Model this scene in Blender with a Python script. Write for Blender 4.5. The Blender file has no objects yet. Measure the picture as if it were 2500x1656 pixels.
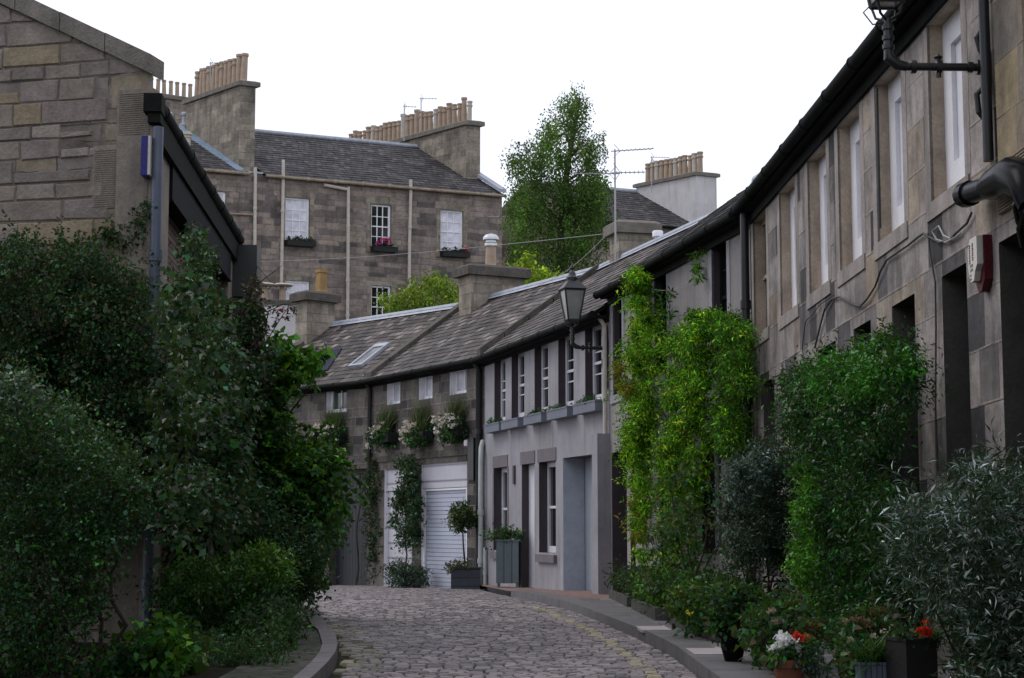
import bpy, math, random
import numpy as np
from mathutils import Vector
random.seed(11); rng = np.random.default_rng(11)
C = bpy.context.scene.collection
scene = bpy.context.scene
PI = math.pi

# ------------------------------------------------------------------ camera, sky, sun, exposure
F, HZ, CX, CY = 4300.0, 1330.0, 1250.0, 828.0
PIT = math.atan((HZ - CY) / F)
cam_d = bpy.data.cameras.new('camera'); cam = bpy.data.objects.new('camera', cam_d); C.objects.link(cam)
cam_d.sensor_width = 36; cam_d.lens = F / 2500 * 36; cam_d.clip_end = 2000; cam_d.clip_start = 0.1
cam.rotation_euler = (PI / 2 + PIT, 0, 0); scene.camera = cam

world = bpy.data.worlds.new('World'); scene.world = world; world.use_nodes = True
nt = world.node_tree; nt.nodes.clear()
sky = nt.nodes.new('ShaderNodeTexSky'); sky.sky_type = 'NISHITA'; sky.sun_disc = False
SUN_EL, SUN_ROT = math.radians(46), math.radians(294)
sky.sun_elevation = SUN_EL; sky.sun_rotation = SUN_ROT
bg1 = nt.nodes.new('ShaderNodeBackground'); bg1.inputs[1].default_value = 0.05
nt.links.new(sky.outputs[0], bg1.inputs[0])
bg2 = nt.nodes.new('ShaderNodeBackground'); bg2.inputs[0].default_value = (0.96, 0.965, 1.045, 1); bg2.inputs[1].default_value = 1.4   # the cloud sheet
add = nt.nodes.new('ShaderNodeAddShader'); nt.links.new(bg1.outputs[0], add.inputs[0]); nt.links.new(bg2.outputs[0], add.inputs[1])
wo = nt.nodes.new('ShaderNodeOutputWorld'); nt.links.new(add.outputs[0], wo.inputs[0])

sl = bpy.data.lights.new('sun', 'SUN'); sl.energy = 1.3; sl.angle = math.radians(25); sl.color = (1.0, 0.95, 0.88)
so = bpy.data.objects.new('sun', sl); C.objects.link(so)
so.rotation_euler = (PI / 2 - SUN_EL, 0, PI - SUN_ROT)
scene.view_settings.view_transform = 'Standard'; scene.view_settings.look = 'None'
scene.view_settings.exposure = -0.5; scene.view_settings.gamma = 1.0
scene.cycles.max_bounces = 6; scene.cycles.diffuse_bounces = 3; scene.cycles.transparent_max_bounces = 6
scene.cycles.use_denoising = True

# ------------------------------------------------------------------ small helpers
cp, sp_ = math.cos(PIT), math.sin(PIT)
def ray(px, py):
    a = (px - CX) / F; b = (CY - py) / F
    return Vector((a, cp - b * sp_, sp_ + b * cp))
def P(px, py, d):                       # the point seen at a pixel, d metres along the street
    v = ray(px, py); return v * (d / v.y)
def onz(px, py, z):
    v = ray(px, py); return v * (z / v.z)
def hitp(px, py, o, n):
    v = ray(px, py); return v * (o.dot(n) / v.dot(n))

class Fac:                              # a vertical facade frame: u along, z up, w into the house
    def __init__(s, p0, p1, right_inward=True, slope=0.0, depth=None):
        s.o = Vector((p0[0], p0[1], 0)); d = Vector((p1[0] - p0[0], p1[1] - p0[1], 0)); s.L = d.length; s.t = d.normalized()
        s.n = Vector((s.t.y, -s.t.x, 0)) if right_inward else Vector((-s.t.y, s.t.x, 0))
        s.d = Vector(depth).normalized() if depth else s.n
        s.s = slope
    def w(s, u, z, w=0.0):
        return s.o + s.t * u + s.d * w + Vector((0, 0, z + s.s * u))
    def hit(s, px, py, off=0.0):
        p = hitp(px, py, s.o + s.n * off, s.n); u = (p - s.o).dot(s.t)
        return u, p.z - s.s * u
    def u(s, px, py=1000): return s.hit(px, py)[0]
    def z(s, px, py): return s.hit(px, py)[1]
    def at(s, u, w=0.0):
        q = s.w(u, 0, w); return Fac((q.x, q.y), (q.x + s.t.x, q.y + s.t.y), True, s.s)

class MB:
    def __init__(s): s.v = []; s.f = []; s.uv = []; s.m = []
    def face(s, pts, uv=None, m=0):
        b = len(s.v); s.v += [tuple(p) for p in pts]; s.f.append(tuple(range(b, b + len(pts)))); s.m.append(m)
        if uv is None:
            a = [Vector(p) for p in pts]; n = Vector((0, 0, 0))
            for i in range(len(a)): n += (a[i] - a[0]).cross(a[(i + 1) % len(a)] - a[0])
            if n.length < 1e-12: n = Vector((0, 0, 1))
            n.normalize()
            if abs(n.z) > 0.985: uv = [(p.x, p.y) for p in a]
            else:
                t = Vector((0, 0, 1)).cross(n).normalized(); q = n.cross(t); uv = [(p.dot(t), p.dot(q)) for p in a]
        s.uv += uv
    def hexa(s, c, m=0):               # 8 corners: bottom 0-3, top 4-7
        for q in ((0, 3, 2, 1), (4, 5, 6, 7), (0, 1, 5, 4), (1, 2, 6, 5), (2, 3, 7, 6), (3, 0, 4, 7)):
            s.face([c[i] for i in q], m=m)
    def boxf(s, f, u0, u1, z0, z1, w0, w1, m=0):
        s.hexa([f.w(u0, z0, w0), f.w(u1, z0, w0), f.w(u1, z0, w1), f.w(u0, z0, w1),
                f.w(u0, z1, w0), f.w(u1, z1, w0), f.w(u1, z1, w1), f.w(u0, z1, w1)], m)
    def box(s, x0, x1, y0, y1, z0, z1, m=0):
        s.hexa([(x0, y0, z0), (x1, y0, z0), (x1, y1, z0), (x0, y1, z0), (x0, y0, z1), (x1, y0, z1), (x1, y1, z1), (x0, y1, z1)], m)
    def tube(s, pts, r, seg=8, m=0, cap=True):
        pts = [Vector(p) for p in pts]; rr = r if isinstance(r, (list, tuple)) else [r] * len(pts); rings = []
        prev = None
        for i, p in enumerate(pts):
            d = (pts[min(i + 1, len(pts) - 1)] - pts[max(i - 1, 0)])
            if d.length < 1e-9: d = Vector((0, 0, 1))
            d.normalize()
            x = prev if prev is not None else (Vector((1, 0, 0)) if abs(d.x) < 0.9 else Vector((0, 1, 0)))
            x = (x - d * x.dot(d))
            if x.length < 1e-6: x = d.orthogonal()
            x.normalize(); prev = x; y = d.cross(x)
            rings.append([p + (x * math.cos(2 * PI * k / seg) + y * math.sin(2 * PI * k / seg)) * rr[i] for k in range(seg)])
        b = len(s.v)
        for R in rings: s.v += [tuple(q) for q in R]
        for i in range(len(rings) - 1):
            for k in range(seg):
                k2 = (k + 1) % seg; s.f.append((b + i * seg + k, b + i * seg + k2, b + (i + 1) * seg + k2, b + (i + 1) * seg + k)); s.m.append(m)
                s.uv += [(k * r0, i * .1) for r0, i, k in ((.02, i, k), (.02, i, k + 1), (.02, i + 1, k + 1), (.02, i + 1, k))]
        if cap:
            for i, fl in ((0, True), (len(rings) - 1, False)):
                ids = [b + i * seg + k for k in range(seg)]
                s.f.append(tuple(reversed(ids)) if fl else tuple(ids)); s.m.append(m); s.uv += [(0, 0)] * seg
    def lathe(s, c, prof, seg=16, m=0, squash=(1, 1)):
        b = len(s.v); c = Vector(c)
        for r, z in prof:
            for k in range(seg):
                a = 2 * PI * (k + .5) / seg; s.v.append((c.x + r * math.cos(a) * squash[0], c.y + r * math.sin(a) * squash[1], c.z + z))
        for i in range(len(prof) - 1):
            for k in range(seg):
                k2 = (k + 1) % seg; s.f.append((b + i * seg + k, b + i * seg + k2, b + (i + 1) * seg + k2, b + (i + 1) * seg + k)); s.m.append(m)
                s.uv += [(k * .05, prof[i][1]), (k * .05 + .05, prof[i][1]), (k * .05 + .05, prof[i + 1][1]), (k * .05, prof[i + 1][1])]
        for i, fl in ((0, True), (len(prof) - 1, False)):
            if prof[i][0] > 1e-4:
                ids = [b + i * seg + k for k in range(seg)]
                s.f.append(tuple(reversed(ids)) if fl else tuple(ids)); s.m.append(m); s.uv += [(0, 0)] * seg
    def build(s, name, mat, parent=None, smooth=True, sharp=38):
        me = bpy.data.meshes.new(name); o = root_of(parent)
        me.from_pydata([(v[0] - o.x, v[1] - o.y, v[2] - o.z) for v in s.v], [], s.f)
        l = me.uv_layers.new(name='UVMap'); l.data.foreach_set('uv', np.array(s.uv, 'f').ravel())
        for mt in (mat if isinstance(mat, (list, tuple)) else [mat]): me.materials.append(mt)
        me.polygons.foreach_set('material_index', s.m)
        if smooth:
            me.polygons.foreach_set('use_smooth', [True] * len(s.f))
            import bmesh
            bm = bmesh.new(); bm.from_mesh(me); bmesh.ops.remove_doubles(bm, verts=bm.verts, dist=1e-5); bm.to_mesh(me); bm.free()
            me.set_sharp_from_angle(angle=math.radians(sharp))
        ob = bpy.data.objects.new(name, me); C.objects.link(ob)
        if parent is not None: ob.parent = parent
        return ob

def root_of(p):
    o = Vector((0, 0, 0))
    while p is not None: o = o + p.location; p = p.parent
    return o
def tag(o, label, cat, group=None):
    o['label'] = label; o['category'] = cat
    if group: o['group'] = group
    return o
def thing(name, loc, label, cat, group=None):
    o = bpy.data.objects.new(name, None); o.empty_display_size = .2; o.location = Vector(loc); C.objects.link(o)
    return tag(o, label, cat, group)
def struct(o, kind='structure'): o['kind'] = kind; return o
def copy_tree(o, loc, label, rot=None, scale=None):
    r = o.copy(); C.objects.link(r); r.location = loc; r['label'] = label
    if rot is not None: r.rotation_euler = (0, 0, rot)
    if scale is not None: r.scale = (scale,) * 3
    for ch in list(o.children):
        c = ch.copy(); C.objects.link(c); c.parent = r
        for g in list(ch.children):
            e = g.copy(); C.objects.link(e); e.parent = c
    return r

# ------------------------------------------------------------------ materials
class N:
    def __init__(s, name):
        s.mat = bpy.data.materials.new(name); s.mat.use_nodes = True; s.t = s.mat.node_tree; s.n = s.t.nodes; s.b = s.n['Principled BSDF']
    def new(s, ty, **k):
        n = s.n.new(ty)
        for a, b in k.items(): setattr(n, a, b)
        return n
    def put(s, sock, v):
        if hasattr(v, 'is_linked') or isinstance(v, bpy.types.NodeSocket): s.t.links.new(v, sock)
        else: sock.default_value = v
    def math(s, op, a, b=0.0, c=None, clamp=False):
        n = s.new('ShaderNodeMath', operation=op, use_clamp=clamp); s.put(n.inputs[0], a); s.put(n.inputs[1], b)
        if c is not None: s.put(n.inputs[2], c)
        return n.outputs[0]
    def noise(s, vec, scale, detail=3, rough=.55, dims='3D', w=None):
        n = s.new('ShaderNodeTexNoise', noise_dimensions=dims)
        if vec is not None: s.put(n.inputs['Vector'], vec)
        if w is not None: s.put(n.inputs['W'], w)
        n.inputs['Scale'].default_value = scale; n.inputs['Detail'].default_value = detail; n.inputs['Roughness'].default_value = rough
        return n
    def ramp(s, fac, stops, interp='LINEAR'):
        r = s.new('ShaderNodeValToRGB'); r.color_ramp.interpolation = interp; e = r.color_ramp.elements
        while len(e) < len(stops): e.new(.5)
        for i, (p, c) in enumerate(stops):
            e[i].position = p; e[i].color = (c[0], c[1], c[2], 1) if not isinstance(c, (int, float)) else (c, c, c, 1)
        s.put(r.inputs[0], fac); return r.outputs[0]
    def mix(s, a, b, fac, bt='MIX'):
        m = s.new('ShaderNodeMix', data_type='RGBA', blend_type=bt); s.put(m.inputs[0], fac); s.put(m.inputs[6], a); s.put(m.inputs[7], b)
        return m.outputs[2]
    def maprange(s, v, a, b, c=0.0, d=1.0):
        m = s.new('ShaderNodeMapRange'); s.put(m.inputs[0], v)
        for i, x in enumerate((a, b, c, d)): m.inputs[i + 1].default_value = x
        return m.outputs[0]
    def bump(s, h, dist, strength=1.0):
        b = s.new('ShaderNodeBump'); b.inputs['Distance'].default_value = dist; b.inputs['Strength'].default_value = strength; s.put(b.inputs['Height'], h)
        s.t.links.new(b.outputs[0], s.b.inputs['Normal'])
def c4(c): return (c[0], c[1], c[2], 1)

def masonry(name, cols, bw, bh, mort=.012, mcol=(.16, .15, .14), dist=.02, rough=.9, bump=.012, wvar=.5, hvar=.3, blotch=.5, lichen=None, soot=0.0, fine=60):
    m = N(name); uv = m.new('ShaderNodeUVMap').outputs[0]
    nz = m.noise(uv, 3.0, 3)
    dv = m.new('ShaderNodeVectorMath', operation='MULTIPLY_ADD'); m.put(dv.inputs[0], nz.outputs['Color']); dv.inputs[1].default_value = (dist * 2,) * 3; m.put(dv.inputs[2], uv)
    sx = m.new('ShaderNodeSeparateXYZ'); m.put(sx.inputs[0], dv.outputs[0]); X, Y = sx.outputs[0], sx.outputs[1]
    yn = m.noise(None, .8 / bh, 1, .5, '1D', Y).outputs[0]
    y2 = m.math('MULTIPLY_ADD', yn, hvar * 2, m.math('MULTIPLY', Y, 1 / bh))
    row = m.math('FLOOR', y2); fy = m.math('FRACT', y2)
    wr = m.new('ShaderNodeTexWhiteNoise', noise_dimensions='1D'); m.put(wr.inputs['W'], row)
    sc = m.math('MULTIPLY_ADD', wr.outputs[0], wvar, 1 - wvar / 2)
    x2 = m.math('MULTIPLY_ADD', m.math('MULTIPLY', X, 1 / bw), sc, m.math('MULTIPLY', wr.outputs[0], 37.3))
    xn = m.noise(None, 1.1, 1, .5, '1D', x2).outputs[0]
    x3 = m.math('MULTIPLY_ADD', xn, wvar * .9, x2)
    col = m.math('FLOOR', x3); fx = m.math('FRACT', x3)
    cb = m.new('ShaderNodeCombineXYZ'); m.put(cb.inputs[0], col); m.put(cb.inputs[1], row)
    wn = m.new('ShaderNodeTexWhiteNoise', noise_dimensions='3D'); m.put(wn.inputs['Vector'], cb.outputs[0])
    ex = m.math('MULTIPLY', m.math('MINIMUM', fx, m.math('SUBTRACT', 1.0, fx)), bw)
    ey = m.math('MULTIPLY', m.math('MINIMUM', fy, m.math('SUBTRACT', 1.0, fy)), bh)
    mask = m.maprange(m.math('MINIMUM', ex, ey), mort * .35, mort * 1.2)
    mask = m.math('MAXIMUM', mask, m.maprange(m.noise(uv, 5, 3, .6).outputs[0], .42, .62, .15, .85))
    stone = m.ramp(wn.outputs[0], cols)
    bl = m.noise(uv, 1.7, 5, .65).outputs[0]; fi = m.noise(uv, fine, 3, .7).outputs[0]; md = m.noise(uv, 9, 4, .7).outputs[0]
    k = m.math('MULTIPLY', m.maprange(bl, .25, .75, 1 - blotch * .6, 1 + blotch * .6), m.maprange(md, .25, .75, .72, 1.28))
    k = m.math('MULTIPLY', k, m.maprange(fi, .25, .75, .82, 1.18))
    mul = m.new('ShaderNodeVectorMath', operation='SCALE'); m.put(mul.inputs[0], stone); m.put(mul.inputs[3], k)
    c = m.mix(c4(mcol), mul.outputs[0], mask)
    if lichen:
        ln = m.noise(uv, 2.3, 6, .7).outputs[0]; c = m.mix(c, c4(lichen), m.maprange(ln, .52, .68, 0, .55))
    if soot:
        mp = m.new('ShaderNodeMapping'); mp.inputs['Scale'].default_value = (2.2, .35, 1); m.put(mp.inputs[0], uv)
        sn = m.noise(mp.outputs[0], 1.5, 5, .65).outputs[0]; c = m.mix(c, (.025, .024, .024, 1), m.maprange(sn, .5, .72, 0, soot))
    m.put(m.b.inputs['Base Color'], c); m.b.inputs['Roughness'].default_value = rough; m.b.inputs['Specular IOR Level'].default_value = .25
    h = m.math('MULTIPLY_ADD', md, .5, m.math('MULTIPLY_ADD', fi, .25, mask))
    m.bump(h, bump)
    return m.mat

def rough_mat(name, col, rough=.85, var=.25, scale=6, streak=0.0, bump=.004, spec=.3, fine=40, metallic=0.0, scol=(.05, .05, .05)):
    m = N(name); tc = m.new('ShaderNodeTexCoord').outputs['Object']; uv = tc
    a = m.noise(uv, scale, 5, .65).outputs[0]; b = m.noise(uv, fine, 3, .6).outputs[0]
    k = m.math('MULTIPLY', m.maprange(a, .25, .75, 1 - var, 1 + var), m.maprange(b, .25, .75, 1 - var * .5, 1 + var * .5))
    mul = m.new('ShaderNodeVectorMath', operation='SCALE'); mul.inputs[0].default_value = col; m.put(mul.inputs[3], k)
    c = mul.outputs[0]
    if streak:
        mp = m.new('ShaderNodeMapping'); mp.inputs['Scale'].default_value = (3, 3, .3); m.put(mp.inputs[0], uv)
        sn = m.noise(mp.outputs[0], 1.6, 5, .65).outputs[0]; c = m.mix(c, c4(scol), m.maprange(sn, .5, .75, 0, streak))
    m.put(m.b.inputs['Base Color'], c); m.b.inputs['Roughness'].default_value = rough; m.b.inputs['Specular IOR Level'].default_value = spec
    m.b.inputs['Metallic'].default_value = metallic
    if bump: m.bump(b, bump)
    return m.mat

def slate_mat(name, cols, moss=None):
    m = N(name); uv = m.new('ShaderNodeUVMap').outputs[0]
    sx = m.new('ShaderNodeSeparateXYZ'); m.put(sx.inputs[0], uv); X, Y = sx.outputs[0], sx.outputs[1]
    row = m.math('FLOOR', Y)
    wr = m.new('ShaderNodeTexWhiteNoise', noise_dimensions='1D'); m.put(wr.inputs['W'], row)
    x2 = m.math('MULTIPLY_ADD', X, 1 / .24, m.math('MULTIPLY', wr.outputs[0], 9.7))
    x2 = m.math('MULTIPLY_ADD', m.noise(None, .9, 1, .5, '1D', x2).outputs[0], .8, x2)
    col = m.math('FLOOR', x2); fx = m.math('FRACT', x2)
    cb = m.new('ShaderNodeCombineXYZ'); m.put(cb.inputs[0], col); m.put(cb.inputs[1], row)
    wn = m.new('ShaderNodeTexWhiteNoise', noise_dimensions='3D'); m.put(wn.inputs['Vector'], cb.outputs[0])
    e = m.maprange(m.math('MINIMUM', fx, m.math('SUBTRACT', 1.0, fx)), .02, .07)
    st = m.ramp(wn.outputs[0], cols)
    tc = m.new('ShaderNodeTexCoord').outputs['Object']
    n1 = m.noise(tc, 14, 5, .7).outputs[0]; n2 = m.noise(tc, .9, 4, .6).outputs[0]
    k = m.math('MULTIPLY', m.maprange(n1, .25, .75, .6, 1.4), m.maprange(n2, .3, .7, .75, 1.25))
    mul = m.new('ShaderNodeVectorMath', operation='SCALE'); m.put(mul.inputs[0], st); m.put(mul.inputs[3], k)
    c = m.mix((.012, .012, .013, 1), mul.outputs[0], e)
    if moss:
        n3 = m.noise(tc, 2.5, 6, .75).outputs[0]; c = m.mix(c, c4(moss), m.maprange(n3, .55, .7, 0, .5))
    m.put(m.b.inputs['Base Color'], c); m.b.inputs['Roughness'].default_value = .75; m.b.inputs['Specular IOR Level'].default_value = .35
    m.bump(m.math('MULTIPLY_ADD', n1, .6, e), .006)
    return m.mat

def leaf_mat(name, rough=.45, trans=.25, spec=.4):
    m = N(name); at = m.new('ShaderNodeAttribute'); at.attribute_name = 'tint'
    m.put(m.b.inputs['Base Color'], at.outputs['Color']); m.b.inputs['Roughness'].default_value = rough; m.b.inputs['Specular IOR Level'].default_value = spec
    if trans:
        tr = m.new('ShaderNodeBsdfTranslucent'); m.put(tr.inputs[0], m.mix(at.outputs['Color'], (.35, .5, .08, 1), .25))
        mx = m.new('ShaderNodeMixShader'); mx.inputs[0].default_value = trans
        m.t.links.new(m.b.outputs[0], mx.inputs[1]); m.t.links.new(tr.outputs[0], mx.inputs[2])
        m.t.links.new(mx.outputs[0], m.n['Material Output'].inputs[0])
    return m.mat

def glass_mat(name, col, rough=.08, spec=.6):
    m = N(name); tc = m.new('ShaderNodeTexCoord').outputs['Object']
    a = m.noise(tc, 3, 3).outputs[0]; mul = m.new('ShaderNodeVectorMath', operation='SCALE'); mul.inputs[0].default_value = col; m.put(mul.inputs[3], m.maprange(a, .3, .7, .7, 1.3))
    m.put(m.b.inputs['Base Color'], mul.outputs[0]); m.b.inputs['Roughness'].default_value = rough; m.b.inputs['Specular IOR Level'].default_value = spec
    return m.mat

def slatted(name, col, period, axis=2, depth=.006, rough=.5, var=.1, sharp=False):      # boards or slats cut into a sheet
    m = N(name); tc = m.new('ShaderNodeTexCoord').outputs['Object']
    uv = m.new('ShaderNodeUVMap').outputs[0]
    sx = m.new('ShaderNodeSeparateXYZ'); m.put(sx.inputs[0], uv); v = sx.outputs[axis - 1]
    fr = m.math('FRACT', m.math('MULTIPLY', v, 1 / period)); g = m.maprange(m.math('MINIMUM', fr, m.math('SUBTRACT', 1.0, fr)), .0, .12)
    wn = m.new('ShaderNodeTexWhiteNoise', noise_dimensions='1D'); m.put(wn.inputs['W'], m.math('FLOOR', m.math('MULTIPLY', v, 1 / period)))
    n = m.noise(tc, 8, 4, .6).outputs[0]
    k = m.math('MULTIPLY', m.maprange(n, .25, .75, 1 - var, 1 + var), m.maprange(wn.outputs[0], 0, 1, 1 - var, 1 + var))
    mul = m.new('ShaderNodeVectorMath', operation='SCALE'); mul.inputs[0].default_value = col; m.put(mul.inputs[3], k)
    m.put(m.b.inputs['Base Color'], m.mix((col[0] * .35, col[1] * .35, col[2] * .35, 1), mul.outputs[0], g)); m.b.inputs['Roughness'].default_value = rough
    m.bump(g, depth)
    return m.mat

M = {}
M['gable'] = masonry('rubble_gable', [(0, (.15, .128, .118)), (.25, (.22, .19, .17)), (.5, (.185, .16, .15)), (.68, (.24, .2, .14)), (.85, (.2, .172, .155)), (1, (.26, .22, .185))], .52, .2, .009, (.085, .072, .068), .04, bump=.014, wvar=1.0, hvar=.5, blotch=.8, lichen=(.12, .115, .075), soot=.3)
M['quoin'] = rough_mat('droved_quoin', (.225, .198, .168), .9, .3, 2.5, .35, .006)
M['ashlar'] = masonry('ashlar_right', [(0, (.05, .047, .05)), (.22, (.1, .093, .095)), (.3, (.22, .198, .192)), (.55, (.32, .286, .272)), (.8, (.26, .228, .217)), (.95, (.32, .265, .2)), (1, (.22, .17, .14))], .5, .38, .009, (.3, .265, .24), .008, bump=.01, wvar=.7, hvar=.3, blotch=.9, soot=.75, fine=45)
M['margin'] = rough_mat('margin_stone', (.4, .33, .26), .88, .35, 3, .5, .003, scol=(.08, .055, .045))
M['margin_grey'] = rough_mat('margin_grey', (.3, .268, .25), .88, .35, 3, .5, .003)
M['ochre'] = masonry('ochre_ashlar', [(0, (.3, .24, .15)), (.5, (.26, .215, .16)), (1, (.2, .175, .15))], .9, .4, .006, (.2, .18, .15), .005, bump=.006, blotch=.6, soot=.3)
M['terrace'] = masonry('terrace_stone', [(0, (.1, .088, .083)), (.12, (.14, .12, .112)), (.3, (.205, .172, .156)), (.6, (.262, .218, .19)), (.85, (.225, .187, .168)), (1, (.3, .25, .195))], .6, .22, .014, (.17, .152, .142), .05, bump=.015, wvar=.8, hvar=.4, blotch=.8, soot=.45)
M['stack'] = masonry('stack_stone', [(0, (.17, .15, .125)), (.5, (.25, .22, .18)), (1, (.29, .25, .2))], .6, .27, .01, (.16, .145, .125), .015, bump=.01, blotch=.8, soot=.55)
M['garage_stone'] = masonry('mews_stone', [(0, (.035, .032, .033)), (.2, (.075, .068, .067)), (.5, (.12, .105, .1)), (.8, (.16, .14, .126)), (1, (.1, .085, .08))], .42, .21, .016, (.19, .175, .155), .02, bump=.015, wvar=.7, hvar=.3, blotch=.6, soot=.45)
M['harl'] = rough_mat('cream_harling', (.315, .308, .335), .95, .22, 1.2, .75, .012, fine=70, scol=(.2, .19, .18))
M['harl_grey'] = rough_mat('grey_harling', (.28, .262, .27), .95, .22, 1.2, .75, .012, fine=70, scol=(.16, .15, .14))
M['harl_white'] = rough_mat('white_harling', (.55, .53, .54), .95, .14, 1.5, .5, .01, fine=50, scol=(.25, .24, .24))
M['plum'] = rough_mat('plum_paint', (.055, .045, .052), .6, .15)
M['lintel_plum'] = rough_mat('painted_lintel', (.15, .13, .145), .75, .15)
M['slate'] = slate_mat('dark_slate', [(0, (.028, .028, .032)), (.5, (.05, .048, .052)), (.85, (.075, .07, .07)), (1, (.11, .1, .095))], (.05, .048, .03))
M['slate_brown'] = slate_mat('brown_slate', [(0, (.026, .022, .022)), (.4, (.055, .045, .043)), (.8, (.1, .083, .078)), (1, (.23, .19, .18))], (.06, .055, .035))
M['lead'] = rough_mat('lead', (.34, .37, .43), .5, .25, 5, .2, .002, .5)
M['lead_blue'] = rough_mat('lead_blue', (.2, .27, .36), .5, .3, 4, .2, .002, .5)
M['cope'] = rough_mat('coping_stone', (.17, .155, .135), .95, .35, 4, .35, .012)
M['cope_dark'] = rough_mat('weathered_cope', (.095, .085, .075), .95, .45, 6, .3, .02)
M['pot'] = rough_mat('buff_clay', (.37, .285, .215), .85, .22, 4, .3, .004, scol=(.14, .11, .08))
M['patch_blue'] = rough_mat('dull_dark_blue', (.028, .033, .05), .8, .35, 9, 0, .004, .1)
M['pot_ochre'] = rough_mat('ochre_clay', (.3, .19, .075), .85, .25, 4, .25, .004)
M['pot_pale'] = rough_mat('pale_clay', (.46, .42, .36), .8, .2, 5, .3, .003)
M['terracotta'] = rough_mat('terracotta', (.17, .06, .035), .85, .25, 6, .3, .003, scol=(.12, .07, .05))
M['white'] = rough_mat('white_paint', (.76, .76, .8), .45, .08, 5, .08, .001, .5, scol=(.45, .43, .42))
M['offwhite'] = rough_mat('cream_paint', (.5, .46, .41), .6, .2, 6, .45, .002, scol=(.22, .13, .09))
M['palegreen'] = rough_mat('pale_green_paint', (.42, .45, .44), .5, .15, 6, .2, .001)
M['black'] = rough_mat('black_iron', (.012, .013, .015), .42, .2, 8, 0, .002, .5)
M['black_gloss'] = rough_mat('black_gloss', (.006, .006, .008), .25, .15, 6, 0, .0, .04)
M['gutter_dark'] = rough_mat('dark_gutter', (.012, .013, .012), .8, .35, 5, 0, .003, .08)
M['bluegrey'] = rough_mat('blue_grey_paint', (.075, .09, .135), .38, .15, 6, 0, .001, .5)
M['boxblue'] = rough_mat('window_box_paint', (.15, .165, .205), .6, .15, 6, .15, .002)
M['rust'] = rough_mat('rusty_cream_gutter', (.3, .24, .175), .8, .4, 3, .5, .003, scol=(.1, .04, .025))
M['flashing'] = rough_mat('zinc', (.55, .57, .6), .35, .15, 8, 0, .001, .5, metallic=.6)
M['glass_dark'] = glass_mat('window_glass', (.012, .013, .015))
M['glass_blind'] = glass_mat('glass_over_blind', (.6, .6, .68), .2, .4)
M['shutter'] = rough_mat('white_shutter', (.74, .74, .8), .5, .06, 5, .05, .001, .4, scol=(.5, .5, .5))
M['glass_grey'] = glass_mat('roof_glass', (.14, .14, .15), .2, .3)
M['white_dim'] = rough_mat('off_white_paint', (.58, .58, .63), .5, .1, 5, .1, .001, .4, scol=(.35, .33, .32))
M['glass_green'] = glass_mat('glass_green', (.03, .045, .04))
M['lamp_glass'] = glass_mat('lamp_glass', (.2, .2, .195), .25, .5)
M['dark_door'] = rough_mat('dark_door', (.011, .011, .014), .7, .2, 6, 0, .002, .06)
M['navy_door'] = slatted('navy_boards', (.018, .02, .028), .12, 1, .006)
M['roller'] = slatted('white_roller', (.44, .47, .57), .085, 2, .008, .5, .05)
M['panel'] = slatted('white_panel', (.52, .51, .57), .32, 2, .004, .5, .05)
M['doorpaint'] = rough_mat('blue_grey_lining', (.36, .4, .47), .7, .15)
M['greydoor'] = slatted('blue_grey_boards', (.38, .42, .47), .055, 1, .008, .6, .08)
M['cladding'] = slatted('brown_boards', (.13, .075, .06), .07, 1, .012, .8, .3)
M['planter_green'] = slatted('green_grey_planter', (.12, .16, .17), .14, 1, .006, .6, .15)
M['planter_blue'] = slatted('blue_planter', (.075, .1, .14), .03, 1, .003, .5, .15)
M['planter_dark'] = slatted('slate_planter', (.035, .04, .055), .16, 2, .004, .6, .2)
M['black_plastic'] = rough_mat('black_planter', (.012, .012, .013), .55, .2)
M['soil'] = rough_mat('soil', (.022, .017, .013), 1, .5, 8, 0, .03, .1)
M['mossy'] = rough_mat('mossy_stone', (.07, .072, .062), .95, .5, 6, .3, .02)
M['bark'] = rough_mat('bark', (.05, .042, .036), .95, .4, 10, 0, .01)
M['alarm_white'] = rough_mat('alarm_white', (.62, .6, .55), .4, .08)
M['alarm_red'] = rough_mat('alarm_red', (.075, .006, .01), .5, .15)
M['alarm_blue'] = rough_mat('alarm_blue', (.02, .018, .16), .35, .15)
M['print_red'] = rough_mat('print_red', (.2, .08, .1), .6, .1)
M['print_grey'] = rough_mat('print_grey', (.22, .22, .22), .6, .1)
M['print_green'] = rough_mat('print_green', (.08, .13, .08), .6, .1)
M['cable'] = rough_mat('cable', (.05, .048, .045), .6, .2)
M['cable_pale'] = rough_mat('pale_cable', (.34, .33, .33), .6, .2)
M['alu'] = rough_mat('aerial_metal', (.3, .3, .3), .4, .15, 8, 0, 0, .5, metallic=.5)
M['leaf'] = leaf_mat('leaf', .5, .22, .18)
M['leaf_matt'] = leaf_mat('leaf_matt', .7, .3, .1)
M['leaf_gloss'] = leaf_mat('leaf_gloss', .36, .18, .2)
M['petal'] = leaf_mat('petal', .6, .35, .2)
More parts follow.
